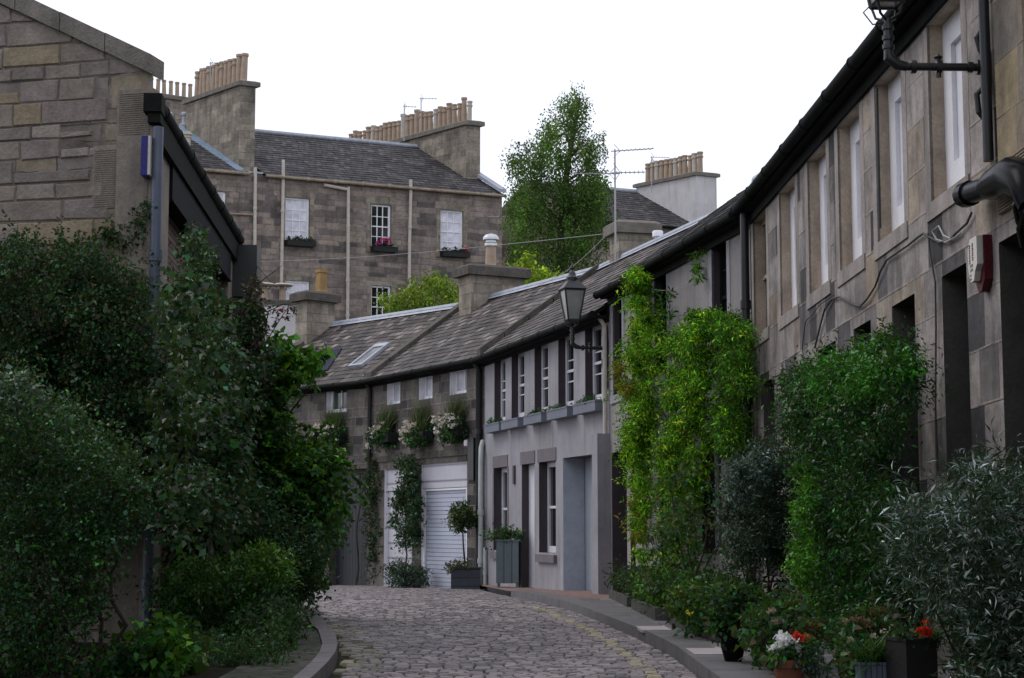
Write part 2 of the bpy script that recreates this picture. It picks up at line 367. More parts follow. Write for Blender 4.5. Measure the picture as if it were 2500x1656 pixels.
# ------------------------------------------------------------------ builders for buildings
M['recess_shade'] = rough_mat('recess_shade_stone', (.075, .07, .066), .95, .3, 4, .4, .004)  # deep shade of the opening reveals put into a darker stone colour
def lerp(a, b, k): return a + (b - a) * k
def wall_front(mb, f, u0, u1, z0, z1, ops, rev=.12, m=0, mrev=None, w=0.0):
    us = sorted({u0, u1} | {o[0] for o in ops} | {o[1] for o in ops}); zs = sorted({z0, z1} | {o[2] for o in ops} | {o[3] for o in ops})
    us = [u for u in us if u0 <= u <= u1]; zs = [z for z in zs if z0 <= z <= z1]
    for i in range(len(us) - 1):
        for j in range(len(zs) - 1):
            cu, cz = (us[i] + us[i + 1]) / 2, (zs[j] + zs[j + 1]) / 2
            if any(o[0] < cu < o[1] and o[2] < cz < o[3] for o in ops): continue
            a, b, c, d = us[i], us[i + 1], zs[j], zs[j + 1]
            mb.face([f.w(a, c, w), f.w(b, c, w), f.w(b, d, w), f.w(a, d, w)], [(a, c), (b, c), (b, d), (a, d)], m)
    for o in ops:
        r = o[4] if len(o) > 4 else rev; mr = (m if mrev is None else mrev) if len(o) < 6 else o[5]; a, b, c, d = o[:4]
        for (p, q) in (((a, c), (a, d)), ((a, d), (b, d)), ((b, d), (b, c)), ((b, c), (a, c))):
            mb.face([f.w(p[0], p[1], w), f.w(q[0], q[1], w), f.w(q[0], q[1], w + r), f.w(p[0], p[1], w + r)],
                    [(p[0] + p[1], 0), (q[0] + q[1], 0), (q[0] + q[1], r), (p[0] + p[1], r)], mr)

def roof_slope(mb, e0, e1, r0, r1, course=.19, m=0, lift=.014):
    e0, e1, r0, r1 = map(Vector, (e0, e1, r0, r1)); L = ((r0 - e0).length + (r1 - e1).length) / 2; n = max(2, int(L / course))
    nr = (e1 - e0).cross(r0 - e0).normalized()
    if nr.z < 0: nr = -nr
    t = (e1 - e0).normalized(); base = e0
    segs = 10
    for i in range(n):
        a, b = i / n, min(1, (i + 1.15) / n)
        for k in range(segs):
            k0, k1 = k / segs, (k + 1) / segs
            up = nr * (lift * (1 + .5 * math.sin(i * 7.1 + k * 3.3)))
            A = lerp(lerp(e0, e1, k0), lerp(r0, r1, k0), a) + up; B = lerp(lerp(e0, e1, k1), lerp(r0, r1, k1), a) + nr * (lift * (1 + .5 * math.sin(i * 7.1 + (k + 1) * 3.3)))
            D = lerp(lerp(e0, e1, k0), lerp(r0, r1, k0), b) + nr * .001; E = lerp(lerp(e0, e1, k1), lerp(r0, r1, k1), b) + nr * .001
            ux = [(q - base).dot(t) for q in (A, B, E, D)]
            mb.face([A, B, E, D], [(ux[0], i + .02), (ux[1], i + .02), (ux[2], i + .98), (ux[3], i + .98)], m)
            A2, B2 = A - nr * lift * 1.6, B - nr * lift * 1.6
            mb.face([A2, B2, B, A], [(ux[0], i + .01), (ux[1], i + .01), (ux[1], i + .03), (ux[0], i + .03)], m)

def house_shell(root, f, u0, u1, zb, ze, ops, wall_m, rev_m, roof_m, gr=.052, b=2.4, h=1.72, oh=.22, r0=0.0, r1=0.0, rev=.12, eave_m='gutter_dark', ridge=True, back=True, ov=(0, 0), fascia=.16):
    mb = MB(); wall_front(mb, f, u0, u1, zb, ze, ops, rev, 0, 1)
    D = 2 * b
    for u, ru, fl in ((u0, r0, 0), (u1, r1, 1)):
        pts = [f.w(u, zb, 0), f.w(u + ru * 2, zb, D), f.w(u + ru * 2, ze, D), f.w(u + ru, ze + h, b), f.w(u, ze, 0)]
        uv = [(0, zb), (D, zb), (D, ze), (b, ze + h), (0, ze)]
        if fl: pts.reverse(); uv.reverse()
        mb.face(pts, uv, 0)
    mb.face([f.w(u1 + 2 * r1, zb, D), f.w(u0 + 2 * r0, zb, D), f.w(u0 + 2 * r0, ze, D), f.w(u1 + 2 * r1, ze, D)], [(u1, zb), (u0, zb), (u0, ze), (u1, ze)], 0)
    wall = mb.build('wall', [M[wall_m], M[rev_m], M['recess_shade']], root, smooth=False)
    rb = MB(); k = h / b; q = .07
    a0, a1 = u0 - ov[0], u1 + ov[1]; s0 = r0 * (-oh / b); s1 = r1 * (-oh / b)
    e0, e1 = f.w(a0 + s0, ze - oh * k + q, -oh), f.w(a1 + s1, ze - oh * k + q, -oh); g0, g1 = f.w(a0 + r0, ze + h + q, b), f.w(a1 + r1, ze + h + q, b)
    roof_slope(rb, e0, e1, g0, g1)
    e2, e3 = f.w(a1 + r1 * 2, ze - oh * k + q, D + oh), f.w(a0 + r0 * 2, ze - oh * k + q, D + oh)
    roof_slope(rb, e2, e3, g1, g0, .4)
    dn = Vector((0, 0, -.06))
    rb.face([e0 + dn, g0 + dn, g1 + dn, e1 + dn], m=1); rb.face([e0 + dn, e0, g0, g0 + dn], m=1); rb.face([e1, e1 + dn, g1 + dn, g1], m=1)
    rb.face([e3, e3 + dn, g0 + dn, g0], m=1); rb.face([e2 + dn, e2, g1, g1 + dn], m=1)
    roof = rb.build('roof', [M[roof_m], M['gutter_dark']], root, smooth=False)
    gb = MB(); gz = ze - oh * k + q - .05
    A, B = f.w(a0 + s0, gz, -oh - .05), f.w(a1 + s1, gz, -oh - .05)
    gb.tube([A, B], gr, 10)
    nb = max(2, int((u1 - u0) / .9))
    for i in range(nb + 1):
        p = lerp(A, B, i / nb); gb.tube([p - f.t * .02, p + f.t * .02], gr * 1.18, 10)
    gb.boxf(f, a0, a1, ze - .24, ze - .03, -.035, -.005); gb.boxf(f, a0, a1, ze - oh * k - .04, ze - oh * k + .02, -oh, -.04)
    gb.build('gutter', M[eave_m], root)
    if ridge:
        lb = MB(); lb.tube([g0 + Vector((0, 0, .03)), g1 + Vector((0, 0, .03))], .07, 8)
        for s in (-1, 1):
            p = [g0, g1]; w_ = f.d * (.13 * s) + Vector((0, 0, -.13 * k))
            lb.face([g0 + Vector((0, 0, .07)), g1 + Vector((0, 0, .07)), g1 + w_ + Vector((0, 0, .05)), g0 + w_ + Vector((0, 0, .05))])
        lb.build('ridge', M['lead'], root)
    return wall, roof

def skew(root, f, u, ze, b, h, ru=0.0, wd=.26, ht=.13, oh=.18, mat='cope', name='skew', both=True):
    mb = MB(); k = h / b
    def bar(wA, zA, uA, wB, zB, uB):
        c = []
        for dz in (.03, ht + .07):
            c += [f.w(uA - wd / 2, zA + dz, wA), f.w(uA + wd / 2, zA + dz, wA), f.w(uB + wd / 2, zB + dz, wB), f.w(uB - wd / 2, zB + dz, wB)]
        mb.hexa(c)
    n = 5
    for i in range(n):
        x, y = i / n + .004, (i + 1) / n - .004; W0, W1 = lerp(-oh, b, x), lerp(-oh, b, y)
        bar(W0, ze + W0 * k, u + ru * W0 / b, W1, ze + W1 * k, u + ru * W1 / b)
    if both: bar(b, ze + h, u + ru, 2 * b + oh, ze - oh * k, u + 2 * ru)
    return mb.build(name, M[mat], root, smooth=False)

def sash(root, f, u0, u1, z0, z1, w, nx=2, ny=4, fm='white', pm='glass_dark', fw=.055, bar=.02, rail=True, name='window', sill=None, label=None, pane=True, dep=.05, split=None):
    mb = MB()
    mb.boxf(f, u0, u0 + fw, z0, z1, w, w + dep); mb.boxf(f, u1 - fw, u1, z0, z1, w, w + dep)
    mb.boxf(f, u0 + fw, u1 - fw, z1 - fw, z1, w, w + dep); mb.boxf(f, u0 + fw, u1 - fw, z0, z0 + fw * 1.3, w, w + dep)
    zm = (z0 + z1) / 2
    if rail: mb.boxf(f, u0 + fw, u1 - fw, zm - .022, zm + .022, w + .006, w + dep)
    for i in range(1, nx):
        u = lerp(u0 + fw, u1 - fw, i / nx); mb.boxf(f, u - bar / 2, u + bar / 2, z0 + fw, z1 - fw, w + .012, w + dep - .003)
    for j in range(1, ny):
        z = lerp(z0 + fw, z1 - fw, j / ny)
        if rail and abs(z - zm) < .05: continue
        mb.boxf(f, u0 + fw, u1 - fw, z - bar / 2, z + bar / 2, w + .014, w + dep - .006)
    fr = mb.build(name, M[fm], root, smooth=False)
    if label: fr['label'] = label
    if pane:
        pb = MB(); wp = w + dep * .7
        if split is None: pb.face([f.w(u0, z0, wp), f.w(u1, z0, wp), f.w(u1, z1, wp), f.w(u0, z1, wp)])
        else:
            zs = lerp(z0, z1, split); pb.face([f.w(u0, z0, wp), f.w(u1, z0, wp), f.w(u1, zs, wp), f.w(u0, zs, wp)], m=1); pb.face([f.w(u0, zs, wp), f.w(u1, zs, wp), f.w(u1, z1, wp), f.w(u0, z1, wp)])
        pb.build('pane', [M[pm], M['glass_dark']], fr, smooth=False)
    if sill is not None:
        sb = MB(); sb.boxf(f, u0 - .06, u1 + .06, z0 - .12, z0, -sill, w + .01); sb.build('sill', M['cope'], fr, smooth=False)
    return fr

def sheet(root, f, u0, u1, z0, z1, w, mat, name, thick=.04, frame=None, fw=.06):
    mb = MB()
    for (a, b, c, d, w0, w1) in ((u0, u1, z0, z1, w, w + thick),):
        c8 = [f.w(a, c, w0), f.w(b, c, w0), f.w(b, c, w1), f.w(a, c, w1), f.w(a, d, w0), f.w(b, d, w0), f.w(b, d, w1), f.w(a, d, w1)]
        mb.face([c8[0], c8[1], c8[5], c8[4]], [(a, c), (b, c), (b, d), (a, d)])
        for q in ((0, 3, 2, 1), (4, 5, 6, 7), (1, 2, 6, 5), (2, 3, 7, 6), (3, 0, 4, 7)): mb.face([c8[i] for i in q])
    o = mb.build(name, M[mat], root, smooth=False)
    if frame:
        fb = MB(); fb.boxf(f, u0, u0 + fw, z0, z1, w - .025, w - .002); fb.boxf(f, u1 - fw, u1, z0, z1, w - .025, w - .002); fb.boxf(f, u0 + fw, u1 - fw, z1 - fw, z1, w - .025, w - .002)
        fb.build('door_frame', M[frame], o, smooth=False)
    return o

def pipe(root, pts, r, mat, name='downpipe', collars=1.2, seg=10):
    mb = MB(); mb.tube(pts, r, seg)
    for i in range(len(pts) - 1):
        a, b = Vector(pts[i]), Vector(pts[i + 1]); L = (b - a).length; n = int(L / collars)
        for k in range(1, n + 1):
            p = lerp(a, b, k / (n + .5)); d = (b - a).normalized(); mb.tube([p - d * .05, p + d * .05], r * 1.28, seg)
    return mb.build(name, M[mat], root)

POT = {}
def pot_mesh(kind):
    if kind in POT: return POT[kind]
    mb = MB()
    if kind == 'roll': prof = [(.17, 0), (.17, .05), (.145, .07), (.13, .62), (.13, .72), (.165, .74), (.165, .8), (.13, .82), (.13, .9), (.155, .92), (.155, .98), (.1, .99), (.1, .8)]
    elif kind == 'plain': prof = [(.165, 0), (.165, .06), (.14, .08), (.125, .7), (.15, .72), (.15, .8), (.1, .8), (.1, .6)]
    elif kind == 'tall': prof = [(.18, 0), (.18, .07), (.15, .09), (.13, 1.0), (.16, 1.03), (.16, 1.12), (.1, 1.12), (.1, .9)]
    elif kind == 'square': prof = [(.19, 0), (.19, .06), (.165, .08), (.15, .52), (.185, .55), (.185, .62), (.12, .62), (.12, .5)]
    mb.lathe((0, 0, 0), prof, 4 if kind == 'square' else 14)
    o = mb.build('chimney_pot', M['pot']); me = o.data; bpy.data.objects.remove(o); POT[kind] = me
    return me
POTM = {}
def put_pot(stack, p, kind, scale=1.0, mat='pot', rot=0.0, sx=1.0):
    key = (kind, mat)
    if key not in POTM:
        me = pot_mesh(kind).copy(); me.materials.clear(); me.materials.append(M[mat]); POTM[key] = me
    o = bpy.data.objects.new('chimney_pot', POTM[key]); C.objects.link(o); o.parent = stack
    o.location = Vector(p) - root_of(stack); o.scale = (scale * sx, scale * sx, scale); o.rotation_euler = (random.uniform(-.035, .035), random.uniform(-.035, .035), rot)
    return o
def cowl(stack, p, r, mat='flashing', name='cowl'):
    mb = MB(); mb.lathe(p, [(r * .9, 0), (r * .9, .05), (r * .75, .08), (r * .75, .12), (r * 1.15, .14), (r * 1.15, .19), (r * .8, .26), (.01, .29)], 16)
    return mb.build(name, M[mat], stack)
def stack(root, f, u0, u1, w0, w1, z0, z1, mat='stack', cope='cope_dark', ov=.09, ct=.14, name='chimney_stack'):
    mb = MB(); mb.boxf(f, u0, u1, z0, z1 - ct, w0, w1)
    st = mb.build(name, M[mat], root, smooth=False)
    cb = MB(); cb.boxf(f, u0 - ov, u1 + ov, z1 - ct, z1 - ct * .25, w0 - ov, w1 + ov)
    a = [f.w(u0 - ov, z1 - ct * .25, w0 - ov), f.w(u1 + ov, z1 - ct * .25, w0 - ov), f.w(u1 + ov, z1 - ct * .25, w1 + ov), f.w(u0 - ov, z1 - ct * .25, w1 + ov),
         f.w(u0, z1, w0), f.w(u1, z1, w0), f.w(u1, z1, w1), f.w(u0, z1, w1)]
    cb.hexa(a); cb.build('cope', M[cope], st, smooth=False)
    return st

# ------------------------------------------------------------------ ground, road, pavements
GP = [(-50, -.95), (0, -.95), (12, -.91), (20, -.86), (27, -.82), (34, -.85), (42, -.94), (60, -.98), (900, -.98)]
def g(y):
    for (a, b), (c, d) in zip(GP, GP[1:]):
        if a <= y <= c: return lerp(b, d, (y - a) / (c - a))
    return -.98
def interp(T, y):
    if y <= T[0][0]: return T[0][1]
    for (a, b), (c, d) in zip(T, T[1:]):
        if a <= y <= c: return lerp(b, d, (y - a) / (c - a))
    return T[-1][1]
RK = [(4, 1.25), (11.87, 1.29), (14.5, 1.307), (16.5, 1.22), (18.7, 1.07), (21.75, .86), (23.8, .68), (26.5, .3), (28.9, -.08), (31, -.32), (33, -.55), (34.3, -.62)]     # right kerb
LK = [(4, -1.15), (11.9, -1.26), (14.0, -1.36), (14.9, -1.46), (16.5, -1.64), (17.6, -1.83), (20, -2.17), (22.5, -2.5), (23.9, -2.76), (27, -3.6)]                 # left kerb
SET = masonry('sett_bed', [(0, (.05, .045, .035)), (1, (.04, .038, .03))], .2, .11, .02, (.02, .02, .014))
mb = MB(); mb.face([(-400, -60, -1.12), (400, -60, -1.12), (400, 700, -1.12), (-400, 700, -1.12)])
struct(mb.build('ground', M['mossy'], None, smooth=False))
RWALL = lambda y: 3.56 - .0393 * y if y < 20.2 else (2.766 - .1977 * (y - 20.2) if y < 26.67 else (1.489 - .266 * (y - 26.67) if y < 34.28 else -.534 - .513 * (y - 34.28)))
def road_x(y):
    l = interp(LK, y) if y < 23.5 else lerp(-2.7, -7.5, min(1, (y - 23.5) / 3)); r = interp(RK, y) if y < 34 else RWALL(y)
    return l, r
def build_road():
    rk_ = lambda y: interp(RK, y); lk_ = lambda y: interp(LK, y)
    V = []; Fc = []; col = []
    ys = [3 + .5 * i for i in range(90)]
    for y in ys:
        l, r = road_x(y); V += [(l - .02, y, g(y) - .026), (r + .02, y, g(y) - .026)]; 
    for i in range(len(ys) - 1): Fc.append((2 * i, 2 * i + 1, 2 * i + 3, 2 * i + 2))
    mi = [0] * len(Fc); tint = [(0, 0, 0, 1)] * len(V)
    y = 9.0; R = random.Random(5)
    pal = [(.225, .195, .2), (.255, .22, .222), (.195, .17, .175), (.24, .203, .2), (.275, .24, .235), (.205, .175, .185), (.15, .132, .138), (.12, .105, .11)]
    def sett_rows(y0, y1, bounds, pitch):
        y = y0
        while y < y1:
            d = pitch * R.uniform(.94, 1.06); l, r = bounds(y); x = l + R.uniform(0, .15); wob = R.uniform(-.01, .01)
            while x < r - .04:
                ln = R.uniform(.095, .135); x1 = min(x + ln, r); j = .011
                if x1 - x > .05:
                    zz = g(y) + R.uniform(-.0025, .0025) + .008 * math.sin(x * 1.3) * math.sin(y * .7); tz = R.uniform(-.002, .003); tx = R.uniform(-.003, .003)
                    sk = R.uniform(-.003, .003) + .01 * math.sin(x * 1.1 + y * .8); b = len(V); c = pal[R.randrange(len(pal))]; q = R.uniform(.8, 1.15)
                    c = (c[0] * q, c[1] * q, c[2] * q, 1); xm = (x + x1) / 2
                    if y < 24.2 and (rk_(y) - .385 < xm < rk_(y) - .27 or (y < 16.3 and lk_(y) + .0 < xm < lk_(y) + .11)) and R.random() < .95:
                        k_ = R.uniform(.3, .8); c = (lerp(c[0], .36, k_), lerp(c[1], .315, k_), lerp(c[2], .165, k_), 1)
                    elif xm < lk_(y) + .35 and y < 20 and R.random() < .5: c = (c[0] * .8, c[1] * .85, c[2] * .55, 1)
                    x0_, x1_, y0_, y1_ = x + j * R.uniform(.4, .8), x1 - j * R.uniform(.4, .8), y + j * 1.1 + sk, y + d - j * R.uniform(.3, .9) + sk; i = .007
                    V.extend([(x0_, y0_, zz - .03), (x1_, y0_, zz - .03), (x1_, y1_, zz - .03), (x0_, y1_, zz - .03),
                              (x0_, y0_ + .002, zz - .009), (x1_, y0_ + .002, zz - .009), (x1_, y1_ - .002, zz - .009), (x0_, y1_ - .002, zz - .009),
                              (x0_ + i, y0_ + i, zz - tz - tx), (x1_ - i, y0_ + i, zz - tz + tx), (x1_ - i, y1_ - i, zz + tz + tx), (x0_ + i, y1_ - i, zz + tz - tx)])
                    tint.extend([c] * 12)
                    for k in range(4):
                        k2 = (k + 1) % 4; Fc.append((b + k, b + k2, b + 4 + k2, b + 4 + k)); Fc.append((b + 4 + k, b + 4 + k2, b + 8 + k2, b + 8 + k)); mi.extend([1, 1])
                    Fc.append((b + 8, b + 9, b + 10, b + 11)); mi.append(1)
                x = x1
            y += d
    sett_rows(9.0, 40.5, road_x, .125)
    me = bpy.data.meshes.new('road'); me.from_pydata(V, [], Fc); me.polygons.foreach_set('material_index', mi)
    at = me.attributes.new('tint', 'FLOAT_COLOR', 'POINT'); at.data.foreach_set('color', np.array(tint, 'f').ravel())
    uvl = me.uv_layers.new(name='UVMap'); li = np.zeros(len(me.loops), 'i'); me.loops.foreach_get('vertex_index', li)
    vv = np.array(V, 'f')[li][:, :2]; uvl.data.foreach_set('uv', vv.ravel())
    m = N('granite_sett'); a_ = m.new('ShaderNodeAttribute'); a_.attribute_name = 'tint'; tc = m.new('ShaderNodeTexCoord').outputs['Object']
    n1 = m.noise(tc, 40, 4, .7).outputs[0]; n2 = m.noise(tc, 1.1, 5, .6).outputs[0]
    sc = m.new('ShaderNodeVectorMath', operation='SCALE'); m.put(sc.inputs[0], a_.outputs['Color']); m.put(sc.inputs[3], m.math('MULTIPLY', m.maprange(n1, .25, .75, .75, 1.25), m.maprange(n2, .3, .7, .85, 1.15)))
    m.put(m.b.inputs['Base Color'], sc.outputs[0]); m.b.inputs['Roughness'].default_value = .7; m.b.inputs['Specular IOR Level'].default_value = .45; m.bump(n1, .004)
    me.materials.append(M['soil_joint']); me.materials.append(m.mat)
    o = bpy.data.objects.new('road', me); C.objects.link(o); struct(o)
M['soil_joint'] = rough_mat('mossy_joint', (.035, .034, .024), 1, .5, 8, 0, .02, .1)
build_road()

def strip(name, y0, y1, xl, xr, dz, mat, step=.5, thick=0.0, joints=None):
    mb = MB(); ys = [y0]
    while ys[-1] < y1 - 1e-6: ys.append(min(y1, ys[-1] + step))
    for a, b in zip(ys, ys[1:]):
        za, zb = g(a) + dz, g(b) + dz
        e = .009 if joints else 0
        p = [(xl(a), a + e, za), (xr(a), a + e, za), (xr(b), b - e, zb), (xl(b), b - e, zb)]
        if thick: mb.hexa([(x, y, z - thick) for x, y, z in p] + p)
        else: mb.face(p)
    return struct(mb.build(name, M[mat], None, smooth=False))
M['flag'] = masonry('flagstones', [(0, (.1, .095, .095)), (.5, (.14, .13, .13)), (1, (.18, .165, .16))], .75, .6, .01, (.035, .034, .03), .006, bump=.006, blotch=.5, rough=.8)
M['dark_setts'] = masonry('dark_setts', [(0, (.05, .055, .04)), (1, (.085, .085, .07))], .14, .12, .02, (.02, .024, .012), .01, bump=.012)  # darker and greener than the road setts
M['kerb'] = rough_mat('kerb_stone', (.165, .152, .152), .8, .25, 3, .2, .005)
M['kerb_r'] = rough_mat('whin_kerb', (.13, .125, .13), .8, .25, 3, .2, .005)
M['brick'] = masonry('brick_paving', [(0, (.2, .12, .1)), (.5, (.25, .165, .145)), (1, (.2, .15, .14))], .2, .1, .006, (.1, .08, .075), .004, bump=.004, wvar=.2, hvar=.1)
M['yellow'] = rough_mat('worn_yellow_paint', (.28, .24, .11), .8, .3, 9, 0, .004, fine=25)
M['pale_slab'] = rough_mat('pale_slab', (.4, .35, .345), .8, .12, 4, .1, .004)
rk = lambda y: interp(RK, y)
strip('kerb', 4, 28.5, lambda y: rk(y), lambda y: rk(y) + .28, .10, 'kerb_r', .85, .16, True)
strip('pavement', 4, 24.6, lambda y: rk(y) + .27, lambda y: RWALL(y) + .1, .096, 'flag', .4)
strip('brick_paving', 24.6, 34.4, lambda y: rk(y) + (.28 if y < 28.5 else .0), lambda y: RWALL(y) + .35, .085, 'brick', .35)
lk = lambda y: interp(LK, y)
strip('kerb', 4, 26.5, lambda y: lk(y) - interp([(11, .11), (14, .12), (17, .15), (22, .14)], y), lambda y: lk(y), .095, 'kerb', 1.05, .16, True)
strip('soil', 4, 26, lambda y: -4.2, lambda y: lk(y) - .55, .07, 'soil', .4)
strip('side_setts', 4, 20, lambda y: lk(y) - .6, lambda y: lk(y) - .12, .078, 'dark_setts', .4)
for a in ((1586, 1531), (1718, 1580)):
    p = onz(a[0], a[1], g(18) + .1); mb = MB(); mb.box(p.x - .11, p.x + .17, p.y - .45, p.y + .45, p.z - .03, g(p.y) + .102); struct(mb.build('paving_slab', M['pale_slab'], None, smooth=False))
# ------------------------------------------------------------------ the row of houses on the right
def ln(y): return (RWALL(y), y)
R0 = Fac(ln(5.0), ln(20.2), True, -.017); R0.s = -.017
def U(f, px, py): return f.hit(px, py)[0]
# the wall slopes a touch with the street: z measured at u = 0
uj = U(R0, 2425, 500); uend = U(R0, 1838, 800)
zt = R0.hit(2357, -200)[1]; zt = R0.z(2147, 53) + .02
EAVE = R0.hit(2147, 53, -.2)[1] + .02
def pair(f, pxl, pxr, py): 
    a, b = f.u(pxl, py), f.u(pxr, py); return min(a, b), max(a, b)
root = thing('stone_house', R0.w(uj, -.95), 'long grey ashlar house on the right with a row of tall white upstairs windows', 'house')
SILL = R0.z(2209, 545); HEAD = SILL + 1.33; LINT = R0.z(2233, 716)
wins = []
for px, py in ((2357, 426), (2209, 545), (2106, 627), (2023, 686), (1946, 741)):
    un = R0.u(px, py); wins.append((un, un + .84, SILL, HEAD, .16))
un = wins[-1][0] + 1.62; blank = (un, un + .8, SILL, HEAD, .1)
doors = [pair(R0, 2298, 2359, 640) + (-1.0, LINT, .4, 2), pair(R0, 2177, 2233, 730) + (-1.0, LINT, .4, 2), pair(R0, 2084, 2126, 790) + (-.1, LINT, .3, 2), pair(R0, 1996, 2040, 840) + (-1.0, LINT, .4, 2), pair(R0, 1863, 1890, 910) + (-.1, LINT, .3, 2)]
house_shell(root, R0, uj, uend, -1.05, EAVE, wins + [blank] + doors, 'ashlar', 'margin', 'slate', gr=.056, oh=.13, rev=.16, r1=.0787 * 2.4, fascia=.2)
for a in wins + [blank]:
    mg = MB()
    mg.boxf(R0, a[0] - .1, a[1] + .1, a[2] - .13, a[2] - .002, -.014, .1); mg.boxf(R0, a[0] - .13, a[0], a[2] - .001, a[3], -.003, .1); mg.boxf(R0, a[1], a[1] + .13, a[2] - .001, a[3], -.003, .02); mg.boxf(R0, a[0] - .13, a[1] + .13, a[3] - .001, a[3] + .16, -.0045, .02)
    mg.build('window_margin', M['margin_grey'], root, smooth=False)
for a in wins: sash(root, R0, a[0], a[1], a[2], a[3], .115, 1, 1, 'white', 'shutter', .2, .03, rail=False)
sash(root, R0, blank[0], blank[1], blank[2], blank[3], .09, 2, 2, 'margin', 'glass_dark', .06)
for i, d in enumerate(doors):
    if i in (2, 4): sash(root, R0, d[0], d[1], d[2], d[3], .27, 2, 4, 'dark_door', 'glass_dark')
    else:
        dr = sheet(root, R0, d[0], d[1], d[2], d[3], .36, 'dark_door', 'door', frame='dark_door')
        hb = MB(); hb.lathe(R0.w(d[0] + .12, .1, .31), [(.0, -.03), (.03, -.01), (.03, .01), (.0, .03)], 8); hb.build('door_handle', M['flashing'], dr)
pipe(root, [R0.w(uend - .12, EAVE - .1, -.1), R0.w(uend - .12, -.85, -.1)], .05, 'black')
pipe(root, [R0.w(U(R0, 2146, 300), EAVE - .3, -.012), R0.w(U(R0, 2146, 300), SILL + .1, -.012)], .012, 'black', 'cable_run', 9)

# nearest house, ochre dressings, running out of the frame, lengthened unseen for lane shade
root = thing('stone_house', R0.w(uj - 4, -.95), 'nearest house at the right edge with ochre window dressings and a dark doorway', 'house')
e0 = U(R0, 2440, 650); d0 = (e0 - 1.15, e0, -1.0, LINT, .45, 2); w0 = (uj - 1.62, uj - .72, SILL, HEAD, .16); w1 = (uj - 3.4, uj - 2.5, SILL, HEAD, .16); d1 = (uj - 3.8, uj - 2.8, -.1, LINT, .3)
house_shell(root, R0, uj - 26, uj - .004, -1.05, EAVE, [d0, w0, w1, d1], 'ashlar', 'ochre', 'slate', oh=.13, rev=.16)
oc = MB()
for w_ in (w0, w1):
    oc.boxf(R0, w_[1] + .001, w_[1] + .55, w_[2] - .1, w_[3], -.015, .02); oc.boxf(R0, w_[0] - .4, w_[1] + .55, w_[2] - .42, w_[2] - .1, -.022, .02)
    for k in range(16): oc.boxf(R0, w_[0] - .4, w_[1] + .55, w_[2] - .415 + k * .02, w_[2] - .405 + k * .02, -.03, -.02)
oc.build('window_dressing', M['ochre'], root, smooth=False)
for a in (w0, w1): sash(root, R0, a[0], a[1], a[2], a[3], .115, 1, 1, 'white', 'shutter', .2, .03, rail=False)
sheet(root, R0, *d0[:4], .42, 'dark_door', 'door', frame='dark_door'); sash(root, R0, d1[0], d1[1], d1[2], d1[3], .22, 2, 4, 'dark_door', 'glass_dark')
pipe(root, [R0.w(uj - .09, EAVE - .2, -.05), R0.w(uj - .09, SILL - .05, -.05)], .035, 'black', collars=1.5)
# the fat black cast-iron pipe with elbow
def rp(px, py, off): u, z = R0.hit(px, py, -off); return R0.w(u, z, -off)
pa, pb, pc, pd, pe = rp(2352, 478, .14), rp(2425, 452, .14), rp(2472, 428, .15), rp(2506, 445, .15), rp(2530, 520, .14); pf = Vector((pe.x, pe.y, -.6))
fp = thing('drainpipe', Vector((pe.x, pe.y, 1.0)), 'fat glossy black drainpipe with a big elbow high on the right wall', 'pipe')
mb = MB(); mb.tube([pa, lerp(pa, pb, .05), lerp(pa, pb, .25), lerp(pa, pb, .26), pb], [.055, .084, .084, .07, .07], 14); mb.tube([pa - (pb - pa).normalized() * .05, pa], .014, 8)
mb.build('pipe_arm', M['black_gloss'], fp)
mb = MB(); mb.tube([lerp(pb, pc, -.2), lerp(pb, pc, .2), lerp(pb, pc, .6), pc, lerp(pc, pd, .5), pd, lerp(pd, pe, .5), lerp(pd, pe, .8)], [.085, .105, .112, .115, .115, .11, .1, .09], 16); mb.build('elbow', M['black_gloss'], fp)
mb = MB(); mb.tube([lerp(pd, pe, .7), pe, pf], .07, 14)
for z in (1.4, .5): mb.tube([Vector((pe.x, pe.y, z)), Vector((pe.x, pe.y, z - .08))], .088, 12)
mb.build('down_section', M['black_gloss'], fp)
mb = MB(); q = [rp(2496, 470, .17), rp(2478, 500, .2), rp(2486, 540, .12), rp(2497, 560, .04)]; mb.tube(q, .02, 8); mb.tube([rp(2490, 480, .1), rp(2500, 520, .2), rp(2488, 560, .2), rp(2496, 600, .06)], .018, 8); mb.build('bracket', M['black'], fp)

# alarm box
ua, ub = R0.u(2428, 640), R0.u(2372, 640)
za, zb_ = R0.z(2405, 590), R0.z(2405, 703); uc = R0.u(2412, 640)
al = thing('alarm_box', R0.w(uc, za), 'white and dark red burglar alarm box on the right stone wall', 'alarm box')
S = (za - zb_) / .36
def prism(mb, f, outline, w0, w1, m=0):
    n = len(outline); A = [f.w(u, z, w0) for u, z in outline]; B = [f.w(u, z, w1) for u, z in outline]
    mb.face(A, m=m); mb.face(list(reversed(B)), m=m)
    for i in range(n): mb.face([A[i], B[i], B[(i + 1) % n], A[(i + 1) % n]], m=m)
zc = (za + zb_) / 2
mb = MB(); prism(mb, R0, [(uc - .1, zc + .17), (uc - .11, zc), (uc - .1, zc - .12), (uc - .03, zc - .19), (uc + .03, zc - .19), (uc + .11, zc - .1), (uc + .12, zc + .02), (uc + .1, zc + .17)], -.058, -.002); mb.build('backplate', M['alarm_red'], al, smooth=False)
mb = MB(); prism(mb, R0, [(uc - .09, zc + .165), (uc - .09, zc - .02), (uc - .04, zc - .06), (uc - .01, zc - .12), (uc + .06, zc - .12), (uc + .105, zc - .02), (uc + .105, zc + .1), (uc + .06, zc + .165)], -.10, -.059); cv = mb.build('cover', M['alarm_white'], al, smooth=False)
